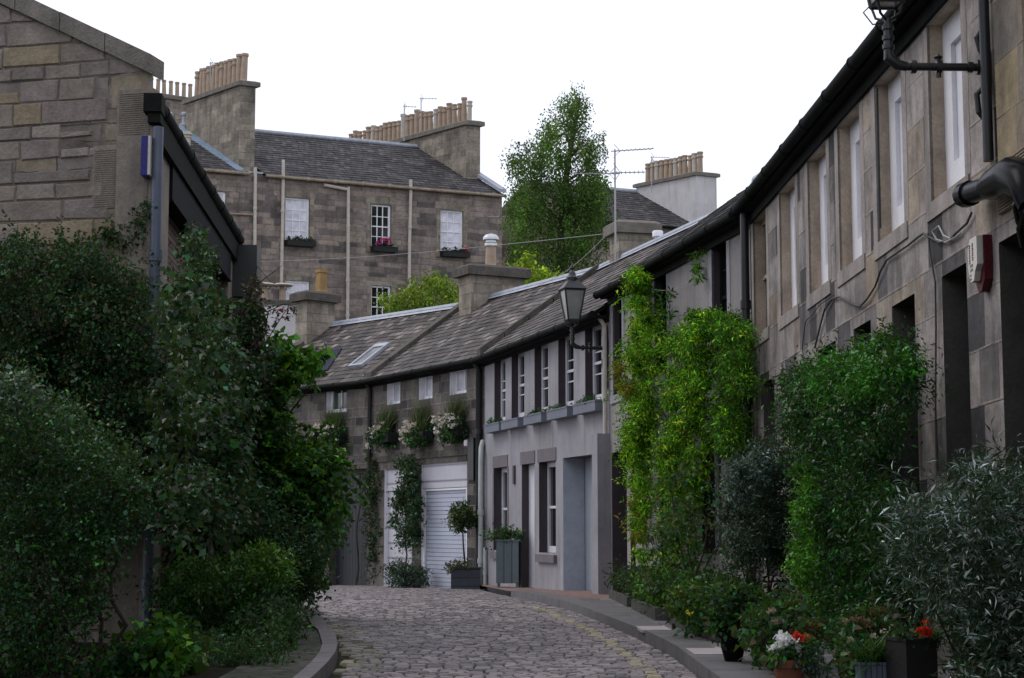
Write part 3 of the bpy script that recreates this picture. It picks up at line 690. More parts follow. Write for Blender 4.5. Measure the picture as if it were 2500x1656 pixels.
for nm, mt, L in (('lettering', 'print_red', [(-.03, .03 + .03 * i, .012, .018) for i in range(4)] + [(.035, .02 + .033 * i, .012, .02) for i in range(4)]), ('print', 'print_grey', [(0, -.012, .03, .014), (0, -.042, .03, .012)]), ('mark', 'print_green', [(.02, -.075, .012, .008), (.02, -.1, .012, .008)])):
    mb = MB()
    for x, z, a, b in L:
        mb.boxf(R0, uc + .03 + x - a, uc + .03 + x + a, zc + z - b * .8, zc + z - b * .35, -.103, -.1); mb.boxf(R0, uc + .03 + x - a, uc + .03 + x - a * .4, zc + z - b * .35, zc + z + b * .5, -.103, -.1); mb.boxf(R0, uc + .03 + x - a * .2, uc + .03 + x + a, zc + z + b * .1, zc + z + b * .5, -.103, -.1)
    mb.build(nm, M[mt], cv, smooth=False)

def cable_on(f, pts, r, mat, label, sag=.03, name='wall_cable', off=-.025):
    q = []
    for i, (px, py) in enumerate(pts):
        u, z = f.hit(px, py, off); q.append(f.w(u, z, off + .006 * math.sin(i * 2.7)))
    mb = MB(); mb.tube(q, r, 6); o = mb.build(name, M[mat], None); tag(o, label, 'cable'); return o
cable_on(R0, [(2372, 520), (2360, 545), (2335, 570), (2315, 588), (2295, 592), (2270, 580), (2255, 570), (2240, 580), (2215, 600), (2190, 618), (2163, 635), (2150, 665), (2135, 700), (2118, 730), (2100, 748), (2085, 745), (2050, 725), (2030, 730), (2015, 755), (2000, 800), (1990, 850)], .009, 'cable', 'black cable looping along the stone band below the upstairs sills')
cable_on(R0, [(2345, 570), (2325, 585), (2305, 575), (2290, 552), (2278, 565), (2285, 585), (2310, 592), (2330, 580)], .007, 'cable_pale', 'pale cable looped twice beside the black cable on the band')
cable_on(R0, [(2266, 570), (2270, 620), (2285, 690), (2283, 800), (2286, 1000), (2288, 1150)], .007, 'cable', 'thin cable running straight down the pier between two doorways')
cable_on(R0, [(2036, 720), (2000, 745), (1985, 768), (1965, 785), (1960, 850), (1962, 880)], .005, 'cable', 'thin stray cable drooping above the jasmine on the far end of the stone wall')

# street lamps on iron brackets
def lamp(name, base, arm, f, label, half=False, lean=0.0):
    root = thing(name, base, label, 'street lamp', 'wall lanterns over the lane'); t = f.t; n = -f.n; up = Vector((0, 0, 1))
    mb = MB(); fb = Fac((base.x, base.y), (base.x + t.x, base.y + t.y), True); z = base.z
    prism(mb, fb, [(-.035, z + .3), (0, z + .36), (.035, z + .3), (.05, z + .16), (.07, z + .08), (.07, z - .12), (.05, z - .2), (.045, z - .4), (.02, z - .62), (-.02, z - .62), (-.045, z - .4), (-.05, z - .2), (-.07, z - .12), (-.07, z + .08), (-.05, z + .16)], -.03, -.002)
    mb.tube([base + n * .02 + up * .28, base + n * .07 + up * .2, base + n * .05 + up * .12, base + n * .02 + up * .06], .018, 8)
    mb.tube([base + n * .02 - up * .12, base + n * .08 - up * .18, base + n * .07 - up * .3, base + n * .02 - up * .36], .02, 8)
    mb.build('wall_plate', M['black'], root, smooth=False)
    c = base + n * arm; mb = MB(); mb.tube([base, base + n * (arm - .1)], .026, 10)
    for k, r_ in ((.06, .05), (.12, .036), (arm * .5, .045), (arm - .16, .045)): mb.tube([base + n * (k - .018), base + n * (k + .018)], r_, 10)
    mb.tube([base + n * arm * .5 - up * .07, base + n * arm * .5 + up * .07], .018, 8); mb.lathe(base + n * arm * .5 + up * .05, [(.018, 0), (.03, .015), (.012, .03), (0, .045)], 8)
    mb.tube([base + n * (arm - .12), base + n * (arm - .06) + up * .01, c + up * .06, c + up * .12, c + up * .32], [.03, .036, .036, .03, .026], 10)
    for k in (.13, .19, .26): mb.tube([c + up * (k - .014), c + up * (k + .014)], .04, 10)
    mb.build('bracket_arm', M['black'], root)
    b0 = c + up * .42; fr = MB()
    for q in range(4):
        a = PI / 4 + q * PI / 2; dv = t * math.cos(a) + n * math.sin(a)
        fr.tube([c + up * .3, c + up * .34 + dv * .09, b0 + dv * .12], .009, 6)
        fr.tube([b0 + dv * .125, b0 + up * .46 + dv * .225], .013, 6)
    for z_, r_, k in ((0, .125, .014), (.46, .225, .016)):
        qs = [b0 + up * z_ + (t * math.cos(PI / 4 + q * PI / 2) + n * math.sin(PI / 4 + q * PI / 2)) * r_ for q in range(5)]
        for q in range(4): fr.tube([qs[q], qs[q + 1]], k, 6)
    fr.tube([c + up * .3 - n * .02, c + up * .3 + n * .1 - up * .02, c + up * .36 + n * .16, b0 + n * .1], .005, 6)
    fr.build('lantern_frame', M['black'], root)
    gb = MB(); A = [b0 + (t * math.cos(PI / 4 + q * PI / 2) + n * math.sin(PI / 4 + q * PI / 2)) * .118 for q in range(4)]; B = [b0 + up * .455 + (t * math.cos(PI / 4 + q * PI / 2) + n * math.sin(PI / 4 + q * PI / 2)) * .215 for q in range(4)]
    for q in range(4): gb.face([A[q], A[(q + 1) % 4], B[(q + 1) % 4], B[q]])
    gb.face(A); gb.build('lantern_glass', M['lamp_glass'], root, smooth=False)
    rb = MB(); D = [b0 + up * .47 + (t * math.cos(PI / 4 + q * PI / 2) + n * math.sin(PI / 4 + q * PI / 2)) * .26 for q in range(4)]; Eo = [b0 + up * .62 + (t * math.cos(PI / 4 + q * PI / 2) + n * math.sin(PI / 4 + q * PI / 2)) * .09 for q in range(4)]
    for q in range(4): rb.face([D[q], D[(q + 1) % 4], Eo[(q + 1) % 4], Eo[q]])
    rb.face(D)
    rb.lathe(b0 + up * .6, [(.09, 0), (.095, .05), (.06, .09), (.05, .13), (.02, .17), (.035, .2), (.02, .24), (0, .3)], 12)
    rb.build('lantern_cap', M['black'], root, smooth=False)
    return root
fl = Fac((R0.w(uj - .02, 0).x, R0.w(uj - .02, 0).y), (R0.w(uj + 1, 0).x, R0.w(uj + 1, 0).y))
u_, z_ = R0.hit(2412, 165); lamp('street_lamp', R0.w(u_, z_), .655, R0, 'black iron lamp bracket at the top right, its lantern cut by the frame')

# house with the creepers
CR = Fac(ln(20.2), ln(26.67), True, -.004)
ze = CR.hit(1750, 533, -.21)[1] + .02
root = thing('harled_house', CR.w(0, -.95), 'grey harled house with dark windows half covered by yellow green creepers', 'house')
hd = min(CR.z(1755, 576), ze - .13); sl_ = 2.3
cw = [pair(CR, 1738, 1775, 650) + (sl_, hd, .13), pair(CR, 1598, 1628, 720) + (sl_, hd, .13), pair(CR, 1497, 1519, 820) + (2.25, hd, .13)]
cd = [(CR.L - .95, CR.L - .08, -1.0, 1.4, .3), (1.2, 2.0, -.1, 1.4, .2), (3.0, 3.9, -1.0, 1.4, .25)]
house_shell(root, CR, .004, CR.L, -1.05, ze, cw + cd, 'harl_grey', 'plum', 'slate', oh=.15, rev=.13, r0=-.0787 * 2.4, r1=.032 * 2.4)
for a in cw:
    mg = MB(); mg.boxf(CR, a[0] - .12, a[0], a[2], a[3], -.008, .02); mg.boxf(CR, a[1], a[1] + .12, a[2], a[3], -.008, .02)
    mg.boxf(CR, a[0] - .12, a[1] + .12, a[3] - .001, a[3] + .14, -.009, .02); mg.boxf(CR, a[0] - .12, a[1] + .12, a[2] - .12, a[2] + .001, -.03, .02); mg.build('window_margin', M['harl'], root, smooth=False)
for a in cw: sash(root, CR, a[0], a[1], a[2], a[3], .1, 2, 4, 'dark_door', 'glass_dark')
sheet(root, CR, *cd[0][:4], .27, 'dark_door', 'door', frame='dark_door'); sash(root, CR, *cd[1][:4], .17, 2, 4, 'white', 'glass_dark'); sheet(root, CR, *cd[2][:4], .22, 'dark_door', 'door', frame='dark_door')

# cream harled house
B = Fac(ln(26.67), ln(34.28), True, .01)
ze = B.hit(1300, 813, -.25)[1] + .05
root = thing('harled_house', B.w(0, -.95), 'cream harled mews house with five tall upper windows over blue grey flower boxes', 'house')
UW = []
for pl, pr, yt, yb in ((1428.5, 1470, 800, 970), (1363, 1401, 830, 985), (1305, 1338, 850, 1003), (1249, 1280, 870, 1015), (1207, 1234, 885, 1028)):
    a, b = pair(B, pl, pr, (yt + yb) / 2); UW.append((a, b, None, None, .26))
zu0 = B.z(1436, 985) + .02; zu1 = min(ze - .12, B.z(1449, 788))
UW = [(a, b, zu0, zu1, r) for a, b, _, _, r in UW]
lz = B.z(1280, 1134)
GW = [pair(B, 1316, 1357, 1230) + (B.z(1336, 1350), lz, .28), pair(B, 1206, 1239, 1230) + (B.z(1336, 1350), lz, .28)]
DR = pair(B, 1274, 1305, 1250) + (-1.0, lz, .2)
GA = pair(B, 1374, 1450, 1250) + (-1.0, lz + .02, .42)
house_shell(root, B, .004, B.L, -1.05, ze, UW + GW + [DR, GA], 'harl', 'plum', 'slate_brown', rev=.14, r0=-.032 * 2.4, r1=.107 * 2.4)
for a in UW:
    mg = MB(); mg.boxf(B, a[0] - .02, a[1] + .02, a[3] - .001, a[3] + .12, -.012, .02); mg.build('window_head', M['palegreen'], root, smooth=False)
for a in GW + [DR]:
    mg = MB(); mg.boxf(B, a[0] - .04, a[1] + .06, a[3], a[3] + .22, -.014, .02); mg.build('lintel', M['lintel_plum'], root, smooth=False)
for a in GW:
    mg = MB(); mg.boxf(B, a[0] - .06, a[1] + .06, a[2] - .16, a[2] - .03, -.06, .02); mg.build('window_sill', M['lintel_plum'], root, smooth=False)
a = GW[1]; mg = MB(); mg.boxf(B, a[0] - .09, a[0], a[2] - .03, a[3] + .002, -.008, .02); mg.boxf(B, a[1], a[1] + .09, a[2] - .03, a[3] + .002, -.008, .02); mg.boxf(B, a[0] - .09, a[1] + .09, a[2] - .1, a[2] - .029, -.008, .02); mg.build('window_margin', M['lintel_plum'], root, smooth=False)
for a in UW: sash(root, B, a[0], a[1], a[2], a[3], .125, 2, 3, 'white_dim', 'glass_dark', .085, .022)
for a in GW: sash(root, B, a[0], a[1], a[2], a[3], .15, 2, 2, 'white_dim', 'glass_dark', .085, .022)
dd = sheet(root, B, DR[0], DR[1], DR[2], DR[3], .13, 'white_dim', 'door')
gd = sheet(root, B, GA[0], GA[1], GA[2], GA[3], .38, 'greydoor', 'garage_door')
hb = MB(); hb.lathe(B.w(GA[0] + .25, .05, .36), [(0, -.04), (.04, -.02), (.04, .02), (0, .04)], 8); hb.build('door_handle', M['black'], gd)
mb = MB(); mb.boxf(B, GA[1] + .001 - .02, GA[1] - .0015, -.95, GA[3], .0, .37); mb.build('door_lining', M['doorpaint'], gd, smooth=False)
mb = MB(); mb.boxf(B, .02, .3, -1.0, lz + .3, -.2, -.002); mb.boxf(B, .3, .5, -1.0, lz + .1, -.1, -.002); mb.build('pilaster', M['harl'], root, smooth=False)
mb = MB(); u_ = B.u(1257, 1160); mb.boxf(B, u_ - .06, u_ + .06, B.z(1257, 1182), B.z(1257, 1137), -.03, -.002); mb.build('name_plate', M['plum'], root, smooth=False)
pipe(root, [B.w(.06, ze - .1, -.2), B.w(.06, ze - .3, -.06), B.w(.06, lz + .3, -.06)], .035, 'offwhite')
up_ = B.u(1186, 1250)
pipe(root, [B.w(up_ + .12, lz + .55, -.03), B.w(up_ + .05, lz + .42, -.08), B.w(up_, lz + .1, -.1), B.w(up_, -.85, -.1)], .05, 'palegreen', collars=.8)
pipe(root, [B.w(up_ - .15, lz - 1.5, -.05), B.w(up_ - .15, -.85, -.05)], .035, 'palegreen', collars=.5)
skew(root, B, B.L - .13, ze, 2.4, 1.72, .107 * 2.4, .28, .14, mat='cope_dark')
wl = MB(); fr0 = B.w(.5, ze + 1.72, 2.4)
st = None
# ridge stack of the cream house: wide stone with a slab cope
us = None
for k in range(60):
    u_ = k * .12; q = B.w(u_, ze + 1.72, 2.7)
    v = (q.x / q.y) * 1.0 * F + CX
    if v < 1556: us = u_; break
st = stack(root, B, us - .28, us + .3, 2.3, 3.05, ze + 1.3, ze + 2.55, 'stack', 'cope', .1, .26)
for k in range(80):
    q = B.w(k * .1, ze + 1.75, 2.4)
    if (q.x / q.y) * F + CX < 1611: break
mb = MB(); mb.lathe(B.w(k * .1, ze + 1.76, 2.4), [(.06, 0), (.06, .1), (.05, .11), (.05, .13), (.1, .14), (.1, .23), (.085, .25), (0, .255)], 12); mb.build('roof_vent', M['white'], root)
lamp('street_lamp', B.w(*B.hit(1483, 851)), .56, B, 'black lantern street lamp on a bracket against the cream wall')
ub = None
# window boxes
def flower_box(f, u0, u1, z, label, mat='boxblue', dep=.17, ht=.16, name='window_box', group='blue grey window boxes below the cream house windows'):
    r = thing(name, f.w((u0 + u1) / 2, z, -dep / 2), label, 'window box', group)
    mb = MB(); mb.boxf(f, u0, u1, z, z + ht, -dep, -.004)
    mb.boxf(f, u0 - .01, u1 + .01, z + ht - .02, z + ht + .004, -dep - .01, -.003); mb.build('trough', M[mat], r, smooth=False)
    mb = MB(); mb.boxf(f, u0 + .03, u1 - .03, z + ht, z + ht + .012, -dep + .02, -.02); mb.build('soil', M['soil'], r, smooth=False)
    return r
BOXES = []
for a, lb in zip(UW, ('nearest flower box in the row, beside the street lamp bracket', 'second flower box from the lamp bracket, behind the lantern post', 'middle flower box of the five on the cream wall', 'fourth flower box from the lamp bracket, bare of plants', 'farthest flower box on the cream wall, next to the black downpipe')):
    BOXES.append((flower_box(B, a[0] - .16, a[1] + .12, zu0 - .19, 'blue grey ' + lb), a))
# ------------------------------------------------------------------ stone mews houses with garages
G1 = Fac((-.534, 34.28), (-3.14, 39.35), True, .0075)
ze = G1.hit(1045, 890, -.25)[1] + .04
root = thing('mews_house', G1.w(0, -.9), 'dark stone mews house with a white roller garage door and three small upper windows', 'house')
def pz(f, pl, pr, yt, yb):
    a, b = pair(f, pl, pr, (yt + yb) / 2); m_ = (pl + pr) / 2
    return a, b, f.z(m_, yb), f.z(m_, yt)
uw = [pz(G1, 1098, 1139, 892, 962), pz(G1, 1023, 1056, 908, 976), pz(G1, 945, 977, 932, 990)]
zb2, zt2 = uw[0][2], ze - .16
uw = [(a, b, zb2, zt2, .2) for a, b, _, _ in uw]
ga = pair(G1, 1029, 1140, 1250) + (-1.0, G1.z(1085, 1131), .1); gb_ = pair(G1, 938, 1006, 1280) + (-1.0, G1.z(975, 1143), .14)
house_shell(root, G1, .004, G1.L, -1.05, ze, uw + [ga, gb_], 'garage_stone', 'white', 'slate_brown', rev=.2, r0=-.107 * 2.4, r1=.119 * 2.4)
mb = MB(); sz = G1.z(1020, 1106)
x = .2
while x < G1.L - .3:
    x1 = min(G1.L - .1, x + random.uniform(.7, 1.2)); mb.boxf(G1, x + .004, x1 - .004, sz - .13, sz, -.03, .02); x = x1
mb.build('string_course', M['cope_dark'], root, smooth=False)
for a in uw: sash(root, G1, a[0], a[1], a[2], a[3], .13, 2, 1, 'white', 'glass_blind', .06, .03, rail=False)
zm = G1.z(1085, 1191)
sheet(root, G1, ga[0], ga[1], zm, ga[3], .02, 'panel', 'garage_header', .05)
gd = sheet(root, G1, ga[0], ga[1], ga[2], zm - .01, .07, 'roller', 'garage_door', .03)
mb = MB()
for u in (ga[0], ga[1] - .1): mb.boxf(G1, u, u + .1, -1.0, zm - .01, .03, .066)
mb.boxf(G1, ga[0], ga[1], zm - .05, zm - .011, .031, .065)
mb.build('door_frame', M['white'], gd, smooth=False)
z2 = G1.z(975, 1197); sheet(root, G1, gb_[0], gb_[1], z2, gb_[3], .06, 'panel', 'garage_header', .05); sheet(root, G1, gb_[0], gb_[1], gb_[2], z2 - .01, .1, 'panel', 'garage_door', .03)
pipe(root, [G1.w(.12, ze - .1, -.2), G1.w(.12, ze - .3, -.07), G1.w(.12, -.85, -.07)], .06, 'black'); 
pipe(root, [G1.w(G1.L - .05, ze - .1, -.2), G1.w(G1.L - .05, ze - .3, -.07), G1.w(G1.L - .05, .9, -.07)], .05, 'black')
u_, z_ = G1.hit(1163, 1120); mb = MB(); mb.boxf(G1, u_ - .13, u_ + .13, G1.z(1163, 1172), G1.z(1163, 1070), -.13, -.002); mb.build('meter_box', M['black'], root, smooth=False)
mb = MB(); mb.lathe(G1.w(u_ + .28, G1.z(1150, 1082), -.08), [(0, -.08), (.05, -.06), (.06, 0), (.05, .05), (0, .07)], 10); mb.build('wall_light', M['white'], root)
skew(root, G1, G1.L - .1, ze, 2.4, 1.72, .119 * 2.4, .4, .12, mat='cope_dark', name='skew')
s1 = stack(root, G1, G1.L - .35, G1.L + .3, 1.75, 3.3, ze + 1.0, G1.z(1205, 646) + .15, 'stack', 'cope_dark', .12, .26)
zz = G1.z(1205, 646); 
def topz(px, py, d): return P(px, py, d).z
def stack_top(f, px, py, w): 
    # height on the plane w metres behind the facade
    p = hitp(px, py, f.o + f.n * w, f.n); return (p - f.o).dot(f.t), p.z - f.s * (p - f.o).dot(f.t)
bpy.data.objects.remove(s1.children[0]); bpy.data.objects.remove(s1)
u_a, z_a = stack_top(G1, 1205, 650, 2.5)
s1 = stack(root, G1, G1.L - 1.25, G1.L - .63, 1.85, 3.2, ze + 1.0, z_a, 'stack', 'cope_dark', .12, .26)
pp = G1.w(G1.L - .95, z_a - .02, 2.5); put_pot(s1, pp, 'plain', .72, 'pot', 0, 1.3); cowl(s1, pp + Vector((0, 0, .5)), .16)

G2 = Fac((-3.14, 39.35), (-6.67, 43.44), True, .0075)
ze = G2.hit(815, 931, -.25)[1] + .04
root = thing('mews_house', G2.w(0, -.95), 'far stone mews house with a roof window and a wide dark garage door', 'house')
a, b, _, _ = pz(G2, 797, 846, 955, 1000); uw = [(a, b, zb2, ze - .14, .2)]
ga = pair(G2, 805, 898, 1270) + (-1.05, G2.z(850, 1146), .25, 2)
gq = (4.6, 5.2, zb2, ze - .14, .15)
house_shell(root, G2, .004, G2.L, -1.05, ze, uw + [ga, gq], 'garage_stone', 'white', 'slate_brown', rev=.2, r0=-.119 * 2.4)
sash(root, G2, *uw[0][:4], .13, 2, 1, 'white', 'glass_green', .07, .03, rail=False); sash(root, G2, *gq[:4], .1, 2, 1, 'dark_door', 'glass_dark', .07, .03, rail=False)
sheet(root, G2, ga[0], ga[1], ga[2], ga[3], .2, 'navy_door', 'garage_door')
mb = MB(); u_ = G2.u(780, 970); mb.boxf(G2, u_ - .25, u_ + .25, G2.z(780, 985), G2.z(780, 956), -.012, .02); mb.build('dark_stone', M['cope_dark'], root, smooth=False)
skew(root, G2, G2.L - .1, ze, 2.4, 1.72, 0, .4, .12, mat='cope_dark')
u_b, z_b = stack_top(G2, 775, 722, 2.4)
s2 = stack(root, G2, G2.L - .42, G2.L + .1, 1.6, 2.45, ze + .8, z_b, 'stack', 'cope_dark', .12, .26)
u_c, z_c = stack_top(G2, 783, 715, 2.9); put_pot(s2, G2.w(G2.L - .15, z_b - .02, 2.2), 'square', 1.0, 'pot_ochre', .65, .95)
# roof window on the far roof
kk = Vector((G2.n.x, G2.n.y, 1.72 / 2.4)).normalized(); nrm = G2.t.cross(kk); nrm = nrm if nrm.z > 0 else -nrm; o_ = G2.w(0, ze + .1, 0)
def roofq(f, ze_, pts, nrm_, o__): return [hitp(px, py, o__, nrm_) for px, py in pts]
def rooflight(root, f, ze_, pts, label=None, name='roof_window'):
    kk = Vector((f.n.x, f.n.y, 1.72 / 2.4)).normalized(); nr = f.t.cross(kk); nr = nr if nr.z > 0 else -nr; o_ = f.w(0, ze_ + .09, 0)
    q = [hitp(px, py, o_, nr) for px, py in pts]; us = [(p - o_).dot(f.t) for p in q]; vs = [(p - o_).dot(kk) for p in q]
    u0, u1, v0, v1 = min(us), max(us), min(vs), max(vs); u0, u1 = (us[0] + us[3]) / 2, (us[1] + us[2]) / 2; u0, u1 = min(u0, u1), max(u0, u1); v0 = (vs[0] + vs[1]) / 2; v1 = (vs[2] + vs[3]) / 2
    W = lambda u, v, h: o_ + f.t * u + kk * v + nr * h
    mb = MB(); t = .07
    for (a, b, c, d) in ((u0, u0 + t, v0, v1), (u1 - t, u1, v0, v1), (u0 + t, u1 - t, v0, v0 + t), (u0 + t, u1 - t, v1 - t * 2, v1)):
        mb.hexa([W(a, c, 0), W(b, c, 0), W(b, d, 0), W(a, d, 0), W(a, c, .07), W(b, c, .07), W(b, d, .07), W(a, d, .07)])
    r = mb.build(name, M['lead'], root, smooth=False); pb = MB(); pb.face([W(u0 + t, v0 + t, .045), W(u1 - t, v0 + t, .045), W(u1 - t, v1 - t, .045), W(u0 + t, v1 - t, .045)]); pb.build('pane', M['glass_grey'], r, smooth=False)
rooflight(root, G2, ze, [(842, 901), (869, 898), (968, 841), (932, 843)])
mb = MB(); q = [hitp(px, py, o_, nrm) + nrm * .03 for px, py in ((745, 918), (800, 905), (836, 852), (800, 858))]; mb.face(q); mb.face([p - nrm * .05 for p in reversed(q)]); 
for i in range(4): mb.face([q[i] - nrm * .05, q[(i + 1) % 4] - nrm * .05, q[(i + 1) % 4], q[i]])
mb.build('roof_patch', M['patch_blue'], root, smooth=False)  # flat dark bluish quad lying on the roof slope

# white harled cottage beyond, mostly behind the shrubs
G3 = Fac((-6.67, 43.44), (-12.0, 45.6), True, 0)
root = thing('white_cottage', G3.w(0, -.95), 'white harled cottage glimpsed behind the shrubs with two capped chimney pots', 'house')
zr = 3.4; w3 = [(.5, 1.2, 2.0, 3.0, .12)]
house_shell(root, G3, .01, G3.L, -1.05, zr, w3, 'harl_white', 'harl_white', 'slate', rev=.12)
sash(root, G3, *w3[0][:4], .08, 2, 2)
q0, q1 = P(632, 742, 47.5), P(727, 742, 47.5); SF = Fac((q0.x, q0.y), (q1.x, q1.y - .15), False, 0)
SF = Fac((q0.x, q0.y), (q1.x, q1.y + .2)); SF.n = Vector((-SF.t.y, SF.t.x, 0)); SF.d = SF.n
s3 = stack(root, SF, 0, SF.L, 0, .6, 3.2, q0.z + .13, 'harl_white', 'cope_dark', .04, .14)
for px in (648, 690):
    p = P(px, 738, 47.8); u_ = (p - SF.o).dot(SF.t); pp = SF.w(u_, q0.z + .1, .3); put_pot(s3, pp, 'plain', .5, 'pot', 0, 1.35)
    mb = MB(); mb.lathe(pp + Vector((0, 0, .42)), [(.05, 0), (.28, .03), (.29, .05), (.2, .09), (0, .12)], 14)
    for k in range(6): a = k * PI / 3; mb.tube([pp + Vector((.17 * math.cos(a), .17 * math.sin(a), .36)), pp + Vector((.2 * math.cos(a), .2 * math.sin(a), .45))], .012, 5)
    mb.build('cowl', M['pot_pale'], s3)

# ------------------------------------------------------------------ the tall terrace behind
tdir = Vector((2.3, 1, 0)).normalized(); e1 = P(1225, 1330, 67.8); ED = (-.669, .743, 0)
o0 = Vector((e1.x, e1.y, 0)) - tdir * 14.07
FT = Fac((o0.x, o0.y), (e1.x, e1.y), False, 0.0, ED)
if FT.n.y < 0: FT.n = -FT.n
ze = FT.z(1000, 459); uC = FT.u(642, 428); uR = FT.L
KB = 4.4; zr = 16.2
def terrace_roof(root, f, u0, u1, ze, zr, kb, mat='slate', gutter='rust', du=0.0, sk=True):
    rb = MB(); e0, e1_ = f.w(u0, ze, -.15), f.w(u1, ze, -.15); r0, r1 = f.w(u0, zr, kb), f.w(u1, zr, kb)
    roof_slope(rb, e0, e1_, r0, r1, .26, lift=.02); b0, b1 = f.w(u0, ze, 2 * kb), f.w(u1, ze, 2 * kb); roof_slope(rb, b1, b0, r1, r0, .8); rb.build('roof', M[mat], root, smooth=False)
    gbm = MB(); A, Bq = f.w(u0, ze - .05, -.22), f.w(u1, ze - .05, -.22); gbm.tube([A, Bq], .055, 8)
    for k in range(9): p = lerp(A, Bq, (k + .5) / 9); gbm.tube([p - f.t * .05, p + f.t * .05], .072, 8)
    gbm.build('gutter', M[gutter], root)
    lb = MB(); lb.tube([r0, r1], .11, 8); lb.build('ridge', M['lead'], root)
def terrace_walls(root, f, u0, u1, ze, zr, kb, ops, mat='terrace'):
    mb = MB(); wall_front(mb, f, u0, u1, -1.1, ze, ops, .14, 0, 0)
    for u, fl in ((u0, 0), (u1, 1)):
        pts = [f.w(u, -1.1, 0), f.w(u, -1.1, 2 * kb), f.w(u, ze, 2 * kb), f.w(u, zr, kb), f.w(u, ze, 0)]
        uv = [(0, -1.1), (2 * kb, -1.1), (2 * kb, ze), (kb, zr), (0, ze)]
        if not fl: pts.reverse(); uv.reverse()
        mb.face(pts, uv)
    mb.face([f.w(u0, -1.1, 2 * kb), f.w(u1, -1.1, 2 * kb), f.w(u1, ze, 2 * kb), f.w(u0, ze, 2 * kb)])
    return mb.build('wall', [M[mat]], root, smooth=False)
def tz(pl, pr, yt, yb):
    m_ = (pl + pr) / 2; return (FT.u(pl, (yt + yb) / 2), FT.u(pr, (yt + yb) / 2), FT.z(m_, yb), FT.z(m_, yt))
T = [tz(696, 756, 481, 593), tz(906, 955, 501, 607), tz(1075, 1131, 515, 618), tz(696, 756, 688, 790), tz(906, 955, 699, 803), tz(1075, 1131, 705, 810)]
zh, zs_ = sum(t[3] for t in T[:3]) / 3, sum(t[2] for t in T[:3]) / 3; zh2, zs2 = sum(t[3] for t in T[3:]) / 3, sum(t[2] for t in T[3:]) / 3
T = [(t[0], t[1], zs_ if i < 3 else zs2, zh if i < 3 else zh2) for i, t in enumerate(T)]
low = [(t[0], t[1], zs2 - 3.6, zs2 - 1.8) for t in T[:3]] + [(t[0], t[1], zs2 - 7.2, zs2 - 5.2) for t in T[:3]]
root = thing('terrace_house', FT.w(uC, -1), 'tall stone terrace house behind with cream pipes and a long row of chimney pots', 'house')
terrace_walls(root, FT, uC, uR, ze, zr, KB, T + low)
terrace_roof(root, FT, uC, uR, ze, zr, KB)
for t in T:
    mg = MB()
    for u in (t[0] - .16, t[1]): mg.boxf(FT, u, u + .16, t[2] - .001, t[3] + .001, -.012, .03)
    mg.boxf(FT, t[0] - .2, t[1] + .2, t[3], t[3] + .32, -.013, .03); mg.boxf(FT, t[0] - .2, t[1] + .2, t[2] - .18, t[2], -.05, .03); mg.build('window_margin', M['stack'], root, smooth=False)
for i, t in enumerate(T): sash(root, FT, *t, .07, 3, 4, 'white', 'glass_blind' if i in (0, 2, 3) else 'glass_dark', .07, .03, split=.5 if i in (3, 4) else None)
for t in low: sash(root, FT, *t, .07, 3, 4, 'white', 'glass_dark', .07, .03)
# chimney stacks run back from the gables
def tstack(root, f, u0, u1, w0, w1, z0, z1): return stack(root, f, u0, u1, w0, w1, z0, z1, 'stack', 'cope', .12, .22)
C1z = P(600, 193, 64.0).z
s = tstack(root, FT, uC - .62, uC - .02, .55, 4.3, ze - .6, C1z)
n1 = 12
for i in range(n1):
    k = i / (n1 - 1); put_pot(s, FT.w(uC - .32, C1z - .02, lerp(.85, 4.05, k)), ('tall', 'tall', 'roll')[i % 3], random.uniform(.95, 1.02) * (1.1 if i % 3 == 2 else 1), 'pot', 0, .88)
C2z = P(1160, 297, 68.8).z
s = tstack(root, FT, uR - .64, uR - .04, 1.25, 9.6, ze + .2, C2z)
for i in range(27):
    put_pot(s, FT.w(uR - .34, C2z - .02, 1.5 + i * .3), 'tall' if i in (1, 11, 14) else 'roll', random.uniform(.86, 1.0), 'pot' if i % 7 else 'pot_pale', 0, .84)
sk_ = MB()
for (w0, z0, w1, z1) in ((-.1, ze + .05, .9, ze + .05 + (zr - ze) / KB * 1.0), (.9, ze + .05 + (zr - ze) / KB * 1.0, KB, zr + .05)):
    c = []
    for dz in (.06, .2): c += [FT.w(uR - .16, z0 + dz, w0), FT.w(uR + .12, z0 + dz, w0), FT.w(uR + .12, z1 + dz, w1), FT.w(uR - .16, z1 + dz, w1)]
    sk_.hexa(c)
sk_.build('skew', M['lead'], root, smooth=False)
fl_ = MB(); c = []
for dz in (.05, .12): c += [FT.w(uC - .9, ze + dz, .0), FT.w(uC + .02, ze + dz, .0), FT.w(uC + .02, ze + dz + .1, .5), FT.w(uC - .9, ze + dz + .1, .5)]
fl_.hexa(c); fl_.build('flashing', M['lead'], root, smooth=False)
def tpipe(pts, r=.062):
    q = [FT.w(*FT.hit(px, py), -.12) for px, py in pts]; pipe(root, q, r, 'offwhite', 'downpipe', 1.3, 8)
tpipe([(687, 392), (687, 428), (685, 560), (680, 800)]); tpipe([(786, 453), (843, 464)]); tpipe([(846, 458), (845, 600), (843, 900)]); tpipe([(998, 440), (998, 470), (995, 600), (992, 900)])
u_, z_ = FT.hit(1160, 535); mb = MB(); mb.tube([FT.w(u_, z_, -.05), FT.w(u_ + .1, z_, -.6), FT.w(u_ + 1.4, z_ + .1, -.7)], .02, 6); mb.build('pole', M['alu'], root)

